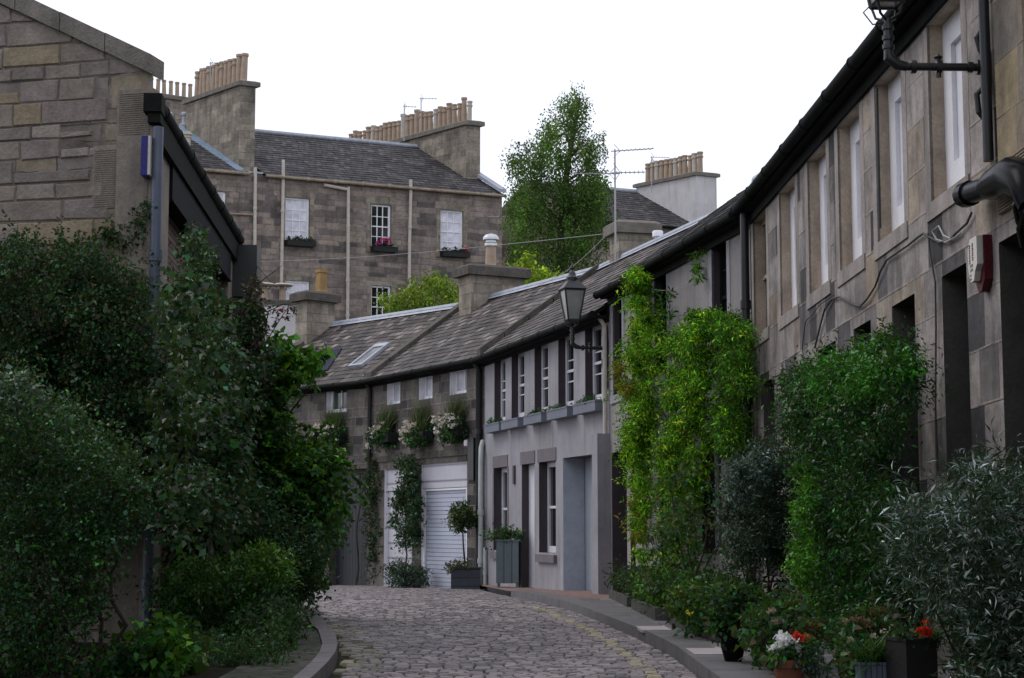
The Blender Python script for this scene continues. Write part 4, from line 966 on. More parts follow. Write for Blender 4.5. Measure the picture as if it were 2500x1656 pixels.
rootL = thing('terrace_house', FT.w(0, -1), 'left half of the tall terrace with blue edged slate roof and rooftop vents', 'house')
tl = tz(505, 552, 460, 522); tl = (tl[0] - .1, tl[1], zs_, zh); tl2 = (tl[0], tl[1], zs2, zh2)
tw = [tl, tl2]
terrace_walls(rootL, FT, 0, uC - .01, ze + .02, zr, KB, tw); terrace_roof(rootL, FT, 0, uC - .62, ze + .02, zr - .2, KB)
for t in tw: sash(rootL, FT, *t, .07, 3, 4, 'white', 'glass_blind', .07, .03)
root = rootL
tpipe([(619, 410), (618, 560), (617, 800)]); q = [FT.w(*FT.hit(px, py), -.1) for px, py in ((540, 522), (617, 526))]; pipe(root, q, .04, 'rust', 'waste_pipe', 2)
lb = MB(); c = []
for dz in (.02, .1): c += [FT.w(uC - .98, ze + dz + .05, .05), FT.w(uC - .63, ze + dz + .05, .05), FT.w(uC - .63, zr + dz - .25, KB * .98), FT.w(uC - .98, zr + dz - .25, KB * .98)]
lb.hexa(c); lb.build('lead_flashing', M['lead_blue'], rootL, smooth=False)
# cross stack on the ridge
q0, q1 = P(330, 218, 68.5), P(484, 234, 70.0); SX = Fac((q0.x, q0.y), (q1.x, q1.y)); SX.n = Vector((-SX.t.y, SX.t.x, 0)); SX.d = SX.n
s = stack(rootL, SX, -1.0, SX.L, 0, .6, zr - .9, q0.z, 'terrace', 'cope', .1, .2)
for i in range(8):
    px = 348 + i * 20.5; p = P(px, 222, 69.2); u_ = (p - SX.o).dot(SX.t); put_pot(s, SX.w(u_, q0.z - .02, .3), 'plain', .82, 'pot', 0, .75)
for px in (415, 449):
    p = P(px, 292, 67.2); mb = MB(); mb.lathe(p + Vector((0, 0, -.25)), [(.2, -.1), (.22, .02), (.08, .1), (.075, .38), (.13, .4), (.13, .48), (.06, .54), (0, .55)], 10); mb.build('roof_vent', M['lead'], rootL)
p = P(455, 384, 63.6); mb = MB(); mb.lathe(p + Vector((0, 0, -.2)), [(.15, 0), (.14, .7), (.15, .72), (.15, .76), (.14, .78), (.14, .9), (.17, .92), (.17, .97), (.14, .99), (.19, 1.03), (.17, 1.14), (0, 1.18)], 12); mb.build('flue', M['pot_pale'], rootL)

# third house of the terrace with the white stack, right of the birch
u3a, u3b = uR + 3.6, FT.u(1757, 600)
zr3 = P(1520, 481, 75).z; ze3 = P(1690, 557, 71).z
root = thing('terrace_house', FT.w(u3a, -1), 'slate roofed terrace house behind the birch with a white rendered chimney stack', 'house')
t3 = [(u3a + 1.0, u3a + 1.9, zs2, zh2), (u3a + 3.2, u3a + 4.1, zs2, zh2)]
terrace_walls(root, FT, u3a, u3b, ze3, zr3, KB * .8, t3); terrace_roof(root, FT, u3a, u3b, ze3, zr3, KB * .8, 'slate', 'gutter_dark')
for t in t3: sash(root, FT, *t, .07, 3, 4, 'white', 'glass_dark', .07, .03)
C3z = P(1725, 421, 71.6).z
s = stack(root, FT, u3b - 1.0, u3b - .02, .1, 3.5, ze3 - 1.5, C3z, 'harl_white', 'cope', .1, .18)
for i in range(12): put_pot(s, FT.w(u3b - .5, C3z - .02, .45 + i * .27), 'roll', random.uniform(.88, .95), ('pot', 'pot_pale', 'pot', 'pot')[i % 4], 0, .9)

# ------------------------------------------------------------------ near gable cottage on the left
xc, yc = P(362, 700, 15.0).x, 15.0
LG = Fac((xc, yc), (xc - 4.1, yc + 1.0)); LG.n = Vector((.2369, .9715, 0)); LG.d = LG.n; LG.s = 0      # gable face, u runs left
CL = 6.9
LS = Fac((xc, yc), (xc - .052 * 9.6, yc + 9.6), False, -.0); 
if LS.n.x > 0: LS.n = -LS.n; LS.d = LS.n
zc_ = LG.z(362, 178); pitch = .5
root = thing('gable_cottage', (xc, yc, -.95), 'rubble stone cottage gable on the left with a sloping coping and dark eaves gutter', 'house')
mb = MB(); GW_ = 6.2; ap = zc_ + pitch * GW_ / 2
pts = [LG.w(GW_, -1.05), LG.w(0, -1.05), LG.w(0, zc_), LG.w(GW_ / 2, ap), LG.w(GW_, zc_)]
mb.face(pts, [(-GW_, -1.05), (0, -1.05), (0, zc_), (-GW_ / 2, ap), (-GW_, zc_)])
zg = LS.z(385, 275)
pier = [(0, 1.1), (6.2, CL)]
for a, b in pier: mb.boxf(LS, a + .002, b, -1.05, zg - .28, 0, .3, 1)
far = LS.w(CL, 0, 0); 
mb.face([LS.w(CL, -1.05, 0), LS.w(CL, -1.05, 5.6), LS.w(CL, zc_, 5.6), LS.w(CL, ap, 3), LS.w(CL, zc_ - .1, 0)])
mb.face([LG.w(GW_, -1.05), LG.w(GW_, zc_), LS.w(CL, zc_, 5.6), LS.w(CL, -1.05, 5.6)])
sm = [rough_mat('gable_stone', c_, .95, .32, 5, .3, .012, .2, 30, scol=(.07, .062, .05)) for c_ in ((.22, .19, .165), (.24, .205, .175), (.19, .165, .15), (.255, .21, .145), (.22, .185, .172), (.165, .15, .12), (.26, .23, .2))]
z = -1.0; GR = random.Random(3)
while z < ap - .2:
    hh = GR.uniform(.11, .23); u_ = .36 + GR.uniform(0, .25)
    while u_ < GW_ / 2 + .4:
        Lb = GR.uniform(.18, .68) * (1.1 if hh > .18 else .8); a0, a1, b0, b1 = u_, u_ + Lb - .006, z, z + hh - .007
        if GR.random() < .12: b1 = z + hh * .5 - .01
        zm = lambda u: zc_ + pitch * min(u, GW_ - u) - .03
        if zm(a1) > b0 + .05 or zm(a0) > b0 + .05:
            if zm(a0) < b0 + .01: a0 = min(a1 - .03, (b0 + .04 - zc_) / pitch)
            pr = -.004 - GR.random() ** 2 * .011; j = lambda: GR.uniform(-.009, .009); bv = .012; mi_ = 2 + GR.randrange(7)
            F_ = [(a0 + j(), b0 + j()), (a1 + j(), b0 + j()), (a1 + j(), min(b1, zm(a1)) + j()), ((a0 + a1) / 2, min(b1, zm((a0 + a1) / 2)) + j()), (a0 + j(), min(b1, zm(a0)) + j())]
            cu = sum(p_[0] for p_ in F_) / 5; cz = sum(p_[1] for p_ in F_) / 5
            G_ = [(p_[0] + (cu - p_[0]) / max(.05, abs(cu - p_[0])) * min(bv, abs(cu - p_[0])), p_[1] + (cz - p_[1]) / max(.05, abs(cz - p_[1])) * min(bv, abs(cz - p_[1]))) for p_ in F_]
            A_ = [LG.w(p_[0], p_[1], -.001) for p_ in F_]; B_ = [LG.w(p_[0], p_[1], pr - .008 + GR.uniform(-.004, .004)) for p_ in G_]
            mb.face(B_, m=mi_)
            for i in range(5): mb.face([A_[i], A_[(i + 1) % 5], B_[(i + 1) % 5], B_[i]], m=mi_)
        u_ += Lb
    z += hh
mb.build('wall', [M['gable'], M['quoin']] + sm, root, smooth=False)
qb = MB(); z = -.9; i = 0
while z < zc_ - .25:
    hq = random.uniform(.42, .62); z1 = min(zc_ - .14, z + hq); L_ = (.33, .33, .33, .55)[i % 4]
    qb.boxf(LG, -.012, L_, z + .004, z1 - .004, -.012, .1)
    for k in range(int((z1 - z - .04) / .019)): qb.boxf(LG, .02, L_ - .02, z + .02 + k * .019, z + .03 + k * .019, -.0195, -.0125)
    z = z1; i += 1
qb.build('quoin', M['quoin'], root, smooth=False)
cb = MB(); n = 7
for i in range(n):
    for s_, (ua_, ub_) in ((1, (.0, GW_ / 2)), (-1, (GW_ / 2, GW_ + .14))):
        x, y = lerp(ua_, ub_, i / n), lerp(ua_, ub_, (i + 1) / n)
        zf = lambda u: zc_ + pitch * (u if u <= GW_ / 2 else GW_ - u)
        c = []
        for dz in (-.02, .15): c += [LG.w(x + .004, zf(x) + dz, -.06), LG.w(y - .004, zf(y) + dz, -.06), LG.w(y - .004, zf(y) + dz, .22), LG.w(x + .004, zf(x) + dz, .22)]
        cb.hexa(c)
cb.build('coping', M['cope'], root, smooth=False)
rb = MB(); e0, e1_ = LS.w(.28, zg + .06, -.02), LS.w(CL, zg + .06, -.02); g0, g1 = LG.w(GW_ / 2, ap - .05, .1), LS.w(CL, ap - .05, 3.0); roof_slope(rb, e0, e1_, g0, g1); f0, f1 = LG.w(GW_ + .2, zc_ - .05, .1), LS.w(CL, zc_ - .05, 6.0); roof_slope(rb, f1, f0, g1, g0, .4)
rb.build('roof', M['slate'], root, smooth=False)
gm = MB(); A, Bq = LS.w(-.02, zg, -.03), LS.w(CL, zg, -.05); gm.tube([A, Bq], .07, 12)
for k in range(8): p = lerp(A, Bq, (k + .4) / 8); gm.tube([p - LS.t * .03, p + LS.t * .03], .078, 12)
gm.boxf(LS, .0, CL, zg - .3, zg - .04, -.06, -.002); gm.boxf(LS, .3, CL, zg - .02, zg + .02, -.01, .2)
gm.build('gutter', M['gutter_dark'], root)
sf = MB(); sf.boxf(LS, 1.11, 6.19, zg - .62, zg - .3, -.03, .2); sf.boxf(LS, 1.11, 6.19, zg - .64, zg - .622, -.04, .0); sf.build('fascia', M['dark_door'], root, smooth=False)
cl = MB()
for a, b in ((1.105, 6.195),): 
    cl.face([LS.w(a, -1.0, .12), LS.w(b, -1.0, .12), LS.w(b, zg - .6, .12), LS.w(a, zg - .6, .12)][::-1], [(b, 0), (b, 4), (a, 4), (a, 0)][::-1])
cl.build('timber_cladding', M['cladding'], root, smooth=False)
for a in (2.6, 4.4): sash(root, LS, a, a + 1.0, .2, 1.9, .05, 2, 1, 'dark_door', 'glass_dark', rail=False)
hp = MB(); p = LG.w(.05, zg, -.06); hp.boxf(LS, -.16, .06, zg - .1, zg + .06, -.1, .055)
hp.boxf(LS, -.13, .03, zg - .19, zg - .1, -.09, .02); hp.build('rainwater_hopper', M['gutter_dark'], root, smooth=False)
xp = P(383, 500, 14.95); pp = [Vector((xp.x, 14.93, zg - .22)), Vector((xp.x, 14.93, 1.9)), Vector((xp.x, 14.93, -.9))]
pipe(root, pp, .047, 'bluegrey', collars=1.1)
bx = MB(); bx.boxf(LS, CL - .25, CL + .3, zg - .75, zg - .1, -.3, .1); bx.boxf(LS, CL - .15, CL + .2, zg - 2.4, zg - .75, -.2, .0); bx.build('rainwater_hopper', M['black'], root, smooth=False)
# blue and white alarm box on the gable corner
p = P(358, 384, 14.9); al = thing('alarm_box', (p.x, p.y, p.z - .18), 'narrow blue and white alarm box beside the blue grey downpipe on the left gable', 'alarm box')
mb = MB(); mb.box(p.x - .035, p.x + .02, 14.83, 14.985, p.z - .17, p.z + .17); mb.build('cover', M['alarm_blue'], al, smooth=False)
mb = MB(); mb.box(p.x + .021, p.x + .04, 14.84, 14.98, p.z - .165, p.z + .175); mb.build('backplate', M['alarm_white'], al, smooth=False)

# ------------------------------------------------------------------ aerials and wires
def aerial(base, top, yagi, label, r=.02):
    o = thing('tv_aerial', base, label, 'aerial', 'television aerials on the roofs'); mb = MB(); mb.tube([base, top], r, 6); mb.build('mast', M['alu'], o)
    for (c, d, L, nel, el) in yagi:
        mb = MB(); d = Vector(d).normalized(); a = Vector(c); mb.tube([a - d * L * .1, a + d * L], r * .6, 5); s = d.cross(Vector((0, 0, 1))).normalized()
        for k in range(nel):
            q = a + d * L * (k + .5) / nel; mb.tube([q - s * el, q + s * el], r * .35, 4)
        mb.tube([a - d * .02 - s * .02 - Vector((0, 0, el * 1.2)), a + d * .1, a - d * .02 + s * .02 + Vector((0, 0, el * 1.2))], r * .4, 4)
        mb.build('antenna', M['alu'], o)
    return o
d_ = 31.5; b_, t_ = P(1503, 640, d_), P(1501, 365, d_)
aerial(b_, t_, [(P(1501, 369, d_), (1, .25, .12), .75, 9, .1), (P(1501, 422, d_), (1, -.1, .0), .55, 7, .14), (P(1501, 424, d_), (-1, .25, .05), .8, 9, .12)], 'tall roof aerial with crossed antennas beside the birch tree', .016)
d_ = 64.5; aerial(P(514, 215, d_), P(514, 152, d_), [(P(514, 154, d_), (1, .3, .05), .5, 5, .15)], 'small aerial among the chimney pots of the left stack')
d_ = 69; aerial(P(987, 345, d_), P(987, 255, d_), [(P(987, 260, d_), (1, .2, .0), .5, 4, .15)], 'short aerial standing left of the taller one behind the long pot row')
aerial(P(1028, 320, d_), P(1028, 238, d_), [(P(1028, 241, d_), (1, .1, .02), .65, 5, .15)], 'taller of two aerials behind the long row of pots')
d_ = 71.5; aerial(P(1591, 470, d_), P(1591, 382, d_), [(P(1591, 384, d_), (1, .1, 0), .75, 6, .15), (P(1591, 393, d_), (1, .1, 0), .5, 4, .12)], 'thin aerial standing in front of the white chimney stack')
def wire(pts, r, label):
    mb = MB(); q = []
    for (a, b) in zip(pts, pts[1:]):
        for k in range(8): q.append(lerp(a, b, k / 8) - Vector((0, 0, .12 * math.sin(PI * k / 8))))
    q.append(pts[-1]); mb.tube(q, r, 5); o = mb.build('overhead_wire', M['cable_pale'], None); tag(o, label, 'wire'); return o
wire([P(590, 640, 60), P(1480, 571, 34)], .006, 'thin pale overhead wire crossing in front of the terrace and the birch')
wire([P(1310, 700, 34), P(1475, 580, 33)], .006, 'short stay wire running from the cream roof up to the aerial mast')
wire([P(1590, 705, 24), CR.w(*CR.hit(1722, 660), -.03)], .005, 'white cable strung across the grey harled wall above the creeper')

# unseen house added out of view to shade the lane
LH = Fac((-4.0, 8.0), (-4.6, -14.0), True, 0)
if LH.n.x > 0: LH.n = -LH.n; LH.d = LH.n
root = thing('stone_house', LH.w(0, -.95), 'unseen grey stone house added out of view to shade the lane', 'house')
house_shell(root, LH, 0, LH.L, -1.05, 4.2, [(2 + 3 * i, 2.9 + 3 * i, 1.9, 3.3, .13) for i in range(6)], 'ashlar', 'margin', 'slate')
for i in range(6): sash(root, LH, 2 + 3 * i, 2.9 + 3 * i, 1.9, 3.3, .1, 2, 2)
# ------------------------------------------------------------------ plants
def unit(a): return a / np.maximum(np.linalg.norm(a, axis=-1, keepdims=True), 1e-9)
def rdir(n): return unit(rng.normal(size=(n, 3)))
def leaf_obj(name, parent, mat, pos, ax, nr, ln_, wd, col, bend=.18):
    n = len(pos); ax = unit(ax); sd = unit(np.cross(ax, nr)); up = np.cross(sd, ax)
    o = np.array(root_of(parent)); ln_ = np.broadcast_to(np.asarray(ln_, float), (n,))[:, None]; wd = np.broadcast_to(np.asarray(wd, float), (n,))[:, None]
    A = pos; Bv = pos + ax * ln_ * .45 + sd * wd * .5 + up * wd * .16; Cv = pos + ax * ln_ - up * ln_ * bend; Dv = pos + ax * ln_ * .45 - sd * wd * .5 + up * wd * .16
    V = np.stack([A, Bv, Cv, Dv], 1).reshape(-1, 3) - o
    me = bpy.data.meshes.new(name); me.vertices.add(4 * n); me.vertices.foreach_set('co', V.astype('f').ravel())
    me.loops.add(4 * n); me.loops.foreach_set('vertex_index', np.arange(4 * n, dtype='i'))
    me.polygons.add(n); me.polygons.foreach_set('loop_start', np.arange(0, 4 * n, 4, dtype='i')); me.polygons.foreach_set('loop_total', np.full(n, 4, 'i'))
    me.update(calc_edges=True)
    at = me.attributes.new('tint', 'FLOAT_COLOR', 'POINT'); c = np.ones((n, 4)); c[:, :3] = np.clip(col, 0, 1); at.data.foreach_set('color', np.repeat(c, 4, 0).astype('f').ravel())
    me.materials.append(M[mat]); ob = bpy.data.objects.new(name, me); C.objects.link(ob); ob.parent = parent
    return ob
def merge(a, b):
    import bmesh
    bm = bmesh.new(); bm.from_mesh(a.data); bm.from_mesh(b.data); bm.to_mesh(a.data); bm.free(); me = b.data; bpy.data.objects.remove(b); bpy.data.meshes.remove(me); return a
def tints(n, pal, var=.25, ids=None):
    pal = np.array(pal, float); k = rng.integers(0, len(pal), n if ids is None else ids.max() + 1)
    c = pal[k] if ids is None else pal[k][ids]
    if ids is not None:
        sw = rng.random(n) < .3; c = c.copy(); c[sw] = pal[rng.integers(0, len(pal), sw.sum())]
        cl = np.exp(rng.normal(-.05, var * 1.6, ids.max() + 1))[ids][:, None]; c = c * cl
    return c * np.exp(rng.normal(0, var, (n, 1)))
def foliage(parent, centers, r, k, per, ln_, wd, pal, mat='leaf', var=.25, droop=.2, up=.5, name='foliage', spread=.32, squash=1.0, out=.7, keep=None):
    centers = np.asarray(centers, float); m = len(centers); r = np.broadcast_to(np.asarray(r, float), (m,)) * rng.uniform(.5, 1.35, m)
    d = rdir(m * k); cl = np.repeat(centers, k, 0) + d * (np.repeat(r, k) * rng.uniform(.35, 1.0, m * k))[:, None] * np.array([1, 1, squash])
    rr = np.repeat(r, k) * spread
    ids = np.repeat(np.arange(m * k), per); n = m * k * per
    pos = np.repeat(cl, per, 0) + rng.normal(size=(n, 3)) * np.repeat(rr, per)[:, None] * np.array([1, 1, squash])
    outv = unit(pos - np.repeat(np.repeat(centers, k, 0), per, 0))
    if keep is not None:
        q = keep(pos); pos = pos[q]; outv = outv[q]; ids = ids[q]; n = len(pos)
    ax = rdir(n) + outv * out + np.array([0, 0, -droop]); nr = rdir(n) * .7 + np.array([0, 0, up]) + outv * .4
    s = np.exp(rng.normal(0, .25, n))
    ob = leaf_obj(name, parent, mat, pos, ax, nr, ln_ * s, wd * s, tints(n, pal, var, ids))
    main = [c_ for c_ in parent.children if c_ is not ob and c_.name.split('.')[0] == 'foliage']
    if main and name in ('shoots', 'bronze_shoots', 'young_leaves', 'pointed_top', 'foliage', 'spray', 'twig_leaves'): ob = merge(main[0], ob)
    return ob
def inpoly(x, y, poly):
    c = False; j = len(poly) - 1
    for i in range(len(poly)):
        if (poly[i][1] > y) != (poly[j][1] > y) and x < (poly[j][0] - poly[i][0]) * (y - poly[i][1]) / (poly[j][1] - poly[i][1]) + poly[i][0]: c = not c
        j = i
    return c
def polypx(poly, n):
    xs = [p[0] for p in poly]; ys = [p[1] for p in poly]; out = []
    while len(out) < n:
        x, y = random.uniform(min(xs), max(xs)), random.uniform(min(ys), max(ys))
        if inpoly(x, y, poly): out.append((x, y))
    return out
def polyd(poly, n, d0, d1): return [tuple(P(x, y, random.uniform(d0, d1))) for x, y in polypx(poly, n)]
def polyw(f, poly, n, w0, w1):
    out = []
    for x, y in polypx(poly, n):
        w_ = lerp(w0, w1, random.random()); p = hitp(x, y, f.o + f.n * w_, f.n); out.append(tuple(p))
    return out
def stems(parent, paths, name='stem', mat='bark'):
    mb = MB()
    for pts, r in paths:
        q = [Vector(p) for p in pts]; n = len(q); mb.tube(q, [lerp(r, r * .45, i / max(1, n - 1)) for i in range(n)], 7)
    return mb.build(name, M[mat], parent)
def shoots(t, starts, L, ll, lw, pal, mat='leaf', lean=(0, 0, .6), r=.004):
    paths = []; pos = []; axs = []
    for q in starts:
        p = Vector(q); d = (Vector(lean) + Vector((random.uniform(-.7, .7), random.uniform(-.7, .3), random.uniform(-.2, .6)))).normalized(); pts = [p]; n = 7; LL = L * random.uniform(.5, 1.2)
        for i in range(n):
            d = (d + Vector((random.uniform(-.15, .15), random.uniform(-.15, .15), -.16))).normalized(); p = p + d * LL / n; pts.append(p)
            for k in range(5): pos.append(tuple(p - d * random.uniform(0, LL / n) + Vector((random.gauss(0, .008), random.gauss(0, .008), 0)))); axs.append(tuple(d * .8 + Vector((random.uniform(-1, 1), random.uniform(-1, 1), random.uniform(-.6, .6)))))
        paths.append((pts, r))
    n = len(pos); ob = leaf_obj('shoots', t, mat, np.array(pos), np.array(axs), rdir(n) * .6 + np.array([0, 0, .6]), ll * rng.uniform(.6, 1.2, n), lw * rng.uniform(.7, 1.2, n), tints(n, pal, .25))
    main = [c_ for c_ in t.children if c_ is not ob and c_.name.split('.')[0] == 'foliage']
    if main: merge(main[0], ob)
    if r > .0055: stems(t, paths, 'stem')
def wob(a, b, n=6, amp=.06):
    a, b = Vector(a), Vector(b); return [lerp(a, b, i / n) + (Vector((random.uniform(-amp, amp), random.uniform(-amp, amp), 0)) if 0 < i < n else Vector((0, 0, 0))) for i in range(n + 1)]
def blades(parent, c, n, L, wd, pal, mat='leaf', name='foliage', tilt=.6, rad=.05, bend=.35, axes=(1, 1)):
    c = np.array(c, float); th = rng.uniform(0, 2 * PI, n); t = np.abs(rng.normal(0, tilt, n)); ax = np.stack([np.cos(th) * np.sin(t), np.sin(th) * np.sin(t), np.cos(t)], 1)
    pos = c + np.stack([rng.uniform(-1, 1, n) * rad * axes[0], rng.uniform(-1, 1, n) * rad * axes[1], np.zeros(n)], 1)
    return leaf_obj(name, parent, mat, pos, ax, np.stack([-np.cos(th), -np.sin(th), np.full(n, .8)], 1), L * rng.uniform(.5, 1.1, n), wd, tints(n, pal, .25), bend)
def blossoms(parent, centers, r, n, sz, pal, name='blossom'):
    centers = np.asarray(centers, float); m = len(centers); d = rdir(m * n); d[:, 2] = np.abs(d[:, 2]) * .8; r = np.repeat(np.broadcast_to(np.asarray(r, float), (m,)), n)[:, None]
    pos = np.repeat(centers, n, 0) + d * r * rng.uniform(.7, 1, (m * n, 1)); ax = rdir(m * n) + d * .3
    return leaf_obj(name, parent, 'petal', pos, ax, d + rdir(m * n) * .4, sz * rng.uniform(.7, 1.3, m * n), sz * rng.uniform(.7, 1.2, m * n), tints(m * n, pal, .12), .1)
DK = [(.006, .036, .011), (.01, .053, .018), (.015, .06, .012), (.026, .036, .012), (.006, .022, .013), (.03, .1, .05)]
MD = [(.018, .09, .014), (.028, .12, .015), (.014, .07, .018), (.05, .13, .013)]
BR = [(.06, .2, .012), (.04, .15, .012), (.1, .23, .012), (.03, .1, .013)]
YG = [(.24, .47, .014), (.16, .41, .012), (.1, .31, .012), (.32, .48, .016), (.06, .24, .012), (.03, .12, .014), (.012, .045, .012)]
SV = [(.025, .06, .042), (.1, .15, .14), (.014, .038, .026), (.25, .3, .28), (.018, .042, .022), (.01, .03, .018)]

# left side
t = thing('ivy', LG.w(1.5, -.9, -.4), 'dark ivy and climbers smothering the lower gable wall at the far left', 'climber')
pl = [(-80, 610), (60, 590), (140, 615), (235, 600), (290, 655), (350, 680), (372, 760), (392, 860), (385, 1180), (330, 1260), (250, 1270), (150, 1300), (-80, 1320)]
foliage(t, polyw(LG, pl, 460, -1.0, -.05), .18, 18, 9, .032, .023, DK + [(.05, .045, .025)], 'leaf', .3, .5)
foliage(t, polyw(LG, [(235, 590), (300, 520), (375, 490), (385, 560), (300, 620)], 16, -.12, -.02), .07, 8, 5, .035, .024, DK + [(.05, .05, .02)], name='foliage')
stems(t, [(wob(LG.w(.8 + i * .35, -.9, -.15), LG.w(.4 + i * .45, 1.0 + .3 * i, -.1), 8, .08), .03) for i in range(5)])
shoots(t, polyw(LG, [(0, 600), (240, 600), (350, 690), (240, 650), (0, 640)], 16, -.9, -.2), .3, .03, .021, DK)
t = thing('shrub', P(100, 1700, 11.6), 'glossy small leaved shrub filling the bottom left corner', 'shrub')
pl = [(-80, 960), (20, 915), (90, 930), (160, 1000), (230, 1060), (320, 1090), (370, 1180), (330, 1260), (260, 1320), (240, 1450), (180, 1560), (150, 1690), (-80, 1690)]
foliage(t, polyd(pl, 300, 10.9, 12.6), .16, 16, 10, .028, .019, DK + MD[:2] + [(.03, .055, .035)], 'leaf_gloss', .3, .25)
stems(t, [(wob(P(60 + i * 50, 1720, 11.8), P(20 + i * 70, 1150 + 30 * i, 11.7), 7, .08), .018) for i in range(5)])
foliage(t, polyd([(-10, 920), (60, 920), (120, 990), (-20, 1010)], 14, 10.8, 11.3), .08, 8, 6, .036, .024, [(.05, .1, .05), (.09, .14, .1)], 'leaf_gloss')
foliage(t, polyd([(-20, 1640), (330, 1650), (420, 1670), (-20, 1690)], 14, 11.2, 11.8), .1, 9, 6, .03, .02, DK, 'leaf', .3, .3)
shoots(t, polyd([(0, 930), (150, 990), (370, 1180), (260, 1320), (150, 1500), (100, 1300)], 40, 10.8, 11.4), .3, .028, .019, DK + MD[:2], 'leaf_gloss', (.3, -.4, .4))
t = thing('leafy_plant', P(395, 1660, 11.6), 'bright broad leaved plant at the foot of the gable, bottom left', 'plant')
pl = [(335, 1575), (370, 1535), (430, 1535), (470, 1580), (455, 1640), (350, 1660)]
foliage(t, polyd(pl, 26, 11.5, 12.1), .1, 10, 5, .06, .045, BR + MD, 'leaf', .25, .5)
foliage(t, polyd([(200, 1600), (340, 1560), (440, 1660), (200, 1680)], 26, 11.4, 12.2), .1, 9, 5, .05, .035, MD + DK, 'leaf', .25, .4, name='undergrowth')
blossoms(t, [P(497, 1600, 11.8), P(495, 1608, 11.8), P(499, 1615, 11.8)], .012, 10, .014, [(.5, .48, .3)])
t = thing('climbing_shrub', LS.w(2.2, -.9, -.5), 'tall dark climbing shrub with a pointed top against the timber cladding', 'shrub')
pl = [(425, 760), (450, 700), (485, 690), (505, 740), (540, 800), (575, 900), (590, 1000), (600, 1150), (585, 1290), (560, 1310), (470, 1290), (420, 1290), (410, 1150), (412, 900)]
foliage(t, polyw(LS, [(452, 640), (462, 580), (480, 570), (500, 640), (510, 720), (450, 730)], 26, -.7, -.3), .09, 12, 7, .042, .03, DK + [(.02, .045, .02)], 'leaf_gloss', .3, .5, name='pointed_top')
foliage(t, polyw(LS, pl, 190, -.85, -.05), .16, 14, 7, .056, .04, DK + [(.02, .045, .02), (.035, .05, .03)], 'leaf_gloss', .3, .5)
foliage(t, polyw(LS, [(455, 555), (475, 545), (530, 620), (500, 640)], 12, -.5, -.3), .05, 7, 5, .04, .026, [(.05, .07, .06), (.03, .05, .035)], 'leaf_gloss', name='young_leaves')
stems(t, [(wob(LS.w(1.2, -.9, -.4), LS.w(2.0, 1.3, -.3), 8, .06), .035), (wob(LS.w(2.6, -.9, -.4), LS.w(2.8, 2.0, -.3), 8, .06), .03), (wob(P(508, 1420, 15.5), P(505, 1200, 16), 6, .02), .03), (wob(P(400, 1390, 15), P(470, 1310, 15.5), 5, .02), .012)])
shoots(t, polyw(LS, [(440, 620), (500, 580), (530, 700), (600, 900), (590, 1200), (450, 1200), (430, 800)], 40, -1.0, -.6), .35, .05, .036, DK + MD[:1], 'leaf_gloss', (.4, -.4, .3))
t = thing('climbing_rose', P(620, 1500, 19), 'dark rose with bronze shoots and a few red blooms near the white stack', 'rose')
pl = [(588, 760), (592, 690), (615, 650), (650, 700), (655, 790), (680, 880), (640, 1000), (590, 1000), (570, 860)]
foliage(t, polyd([(590, 780), (600, 720), (625, 730), (635, 790), (660, 900), (630, 1000), (600, 1000), (580, 860)], 50, 17.6, 19.0), .12, 12, 7, .045, .032, DK + [(.04, .03, .028), (.06, .04, .035)], 'leaf_gloss', .35, .5)
foliage(t, polyd([(595, 700), (610, 660), (632, 690), (635, 750), (600, 770)], 16, 17.7, 18.4), .05, 7, 4, .04, .026, [(.1, .07, .065), (.06, .045, .04), (.14, .11, .1)], 'leaf_gloss', .3, .6, name='bronze_shoots')
stems(t, [(wob(P(600, 1500, 18.6), P(610, 900, 18.4), 7, .05), .025), ([P(612, 900, 18.4), P(605, 760, 18.2), P(628, 650, 18.2), P(662, 690, 18)], .01), ([P(640, 850, 18.4), P(655, 760, 18.3), P(695, 742, 18.2), P(725, 752, 18.1)], .008), ([P(640, 850, 18.3), P(690, 770, 18.2), P(705, 748, 18.1)], .006), ([P(620, 700, 18.2), P(690, 648, 18.2)], .006)])
blossoms(t, [P(x, y, 18.1) for x, y in ((686, 760), (690, 757), (671, 764), (698, 778), (712, 757))], .016, 9, .03, [(.28, .015, .06), (.2, .02, .04)])
foliage(t, [tuple(P(x, y, 18.1)) for x, y in ((676, 762), (668, 752), (712, 750), (720, 757), (700, 770), (675, 785))], .03, 4, 3, .035, .022, [(.06, .03, .035), (.03, .05, .025)], name='spray')
t = thing('vine', P(690, 1500, 20.5), 'bright green big leaved vine spreading over the lane mouth left of the garages', 'climber')
pl = [(520, 830), (545, 800), (575, 820), (600, 920), (650, 900), (675, 870), (690, 880), (690, 940), (685, 985), (680, 1050), (720, 1095), (775, 1105), (818, 1130), (818, 1170), (825, 1215), (810, 1270), (792, 1330), (765, 1400), (735, 1450), (700, 1480), (640, 1470), (600, 1380), (570, 1250), (590, 1100), (560, 950)]
foliage(t, polyd(pl, 300, 18.6, 21.5), .18, 14, 7, .07, .052, BR[:1] + MD + DK[:3] + [(.022, .055, .02)] * 3, 'leaf', .28, .55, up=.7)
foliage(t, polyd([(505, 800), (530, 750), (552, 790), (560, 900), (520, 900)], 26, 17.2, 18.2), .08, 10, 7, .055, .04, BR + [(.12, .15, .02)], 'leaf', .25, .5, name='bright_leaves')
foliage(t, polyd([(660, 870), (695, 800), (705, 850), (730, 880), (800, 850), (800, 865), (740, 930), (690, 950)], 36, 18.6, 19.6), .085, 8, 5, .085, .062, BR, 'leaf', .25, .5, name='bright_leaves')
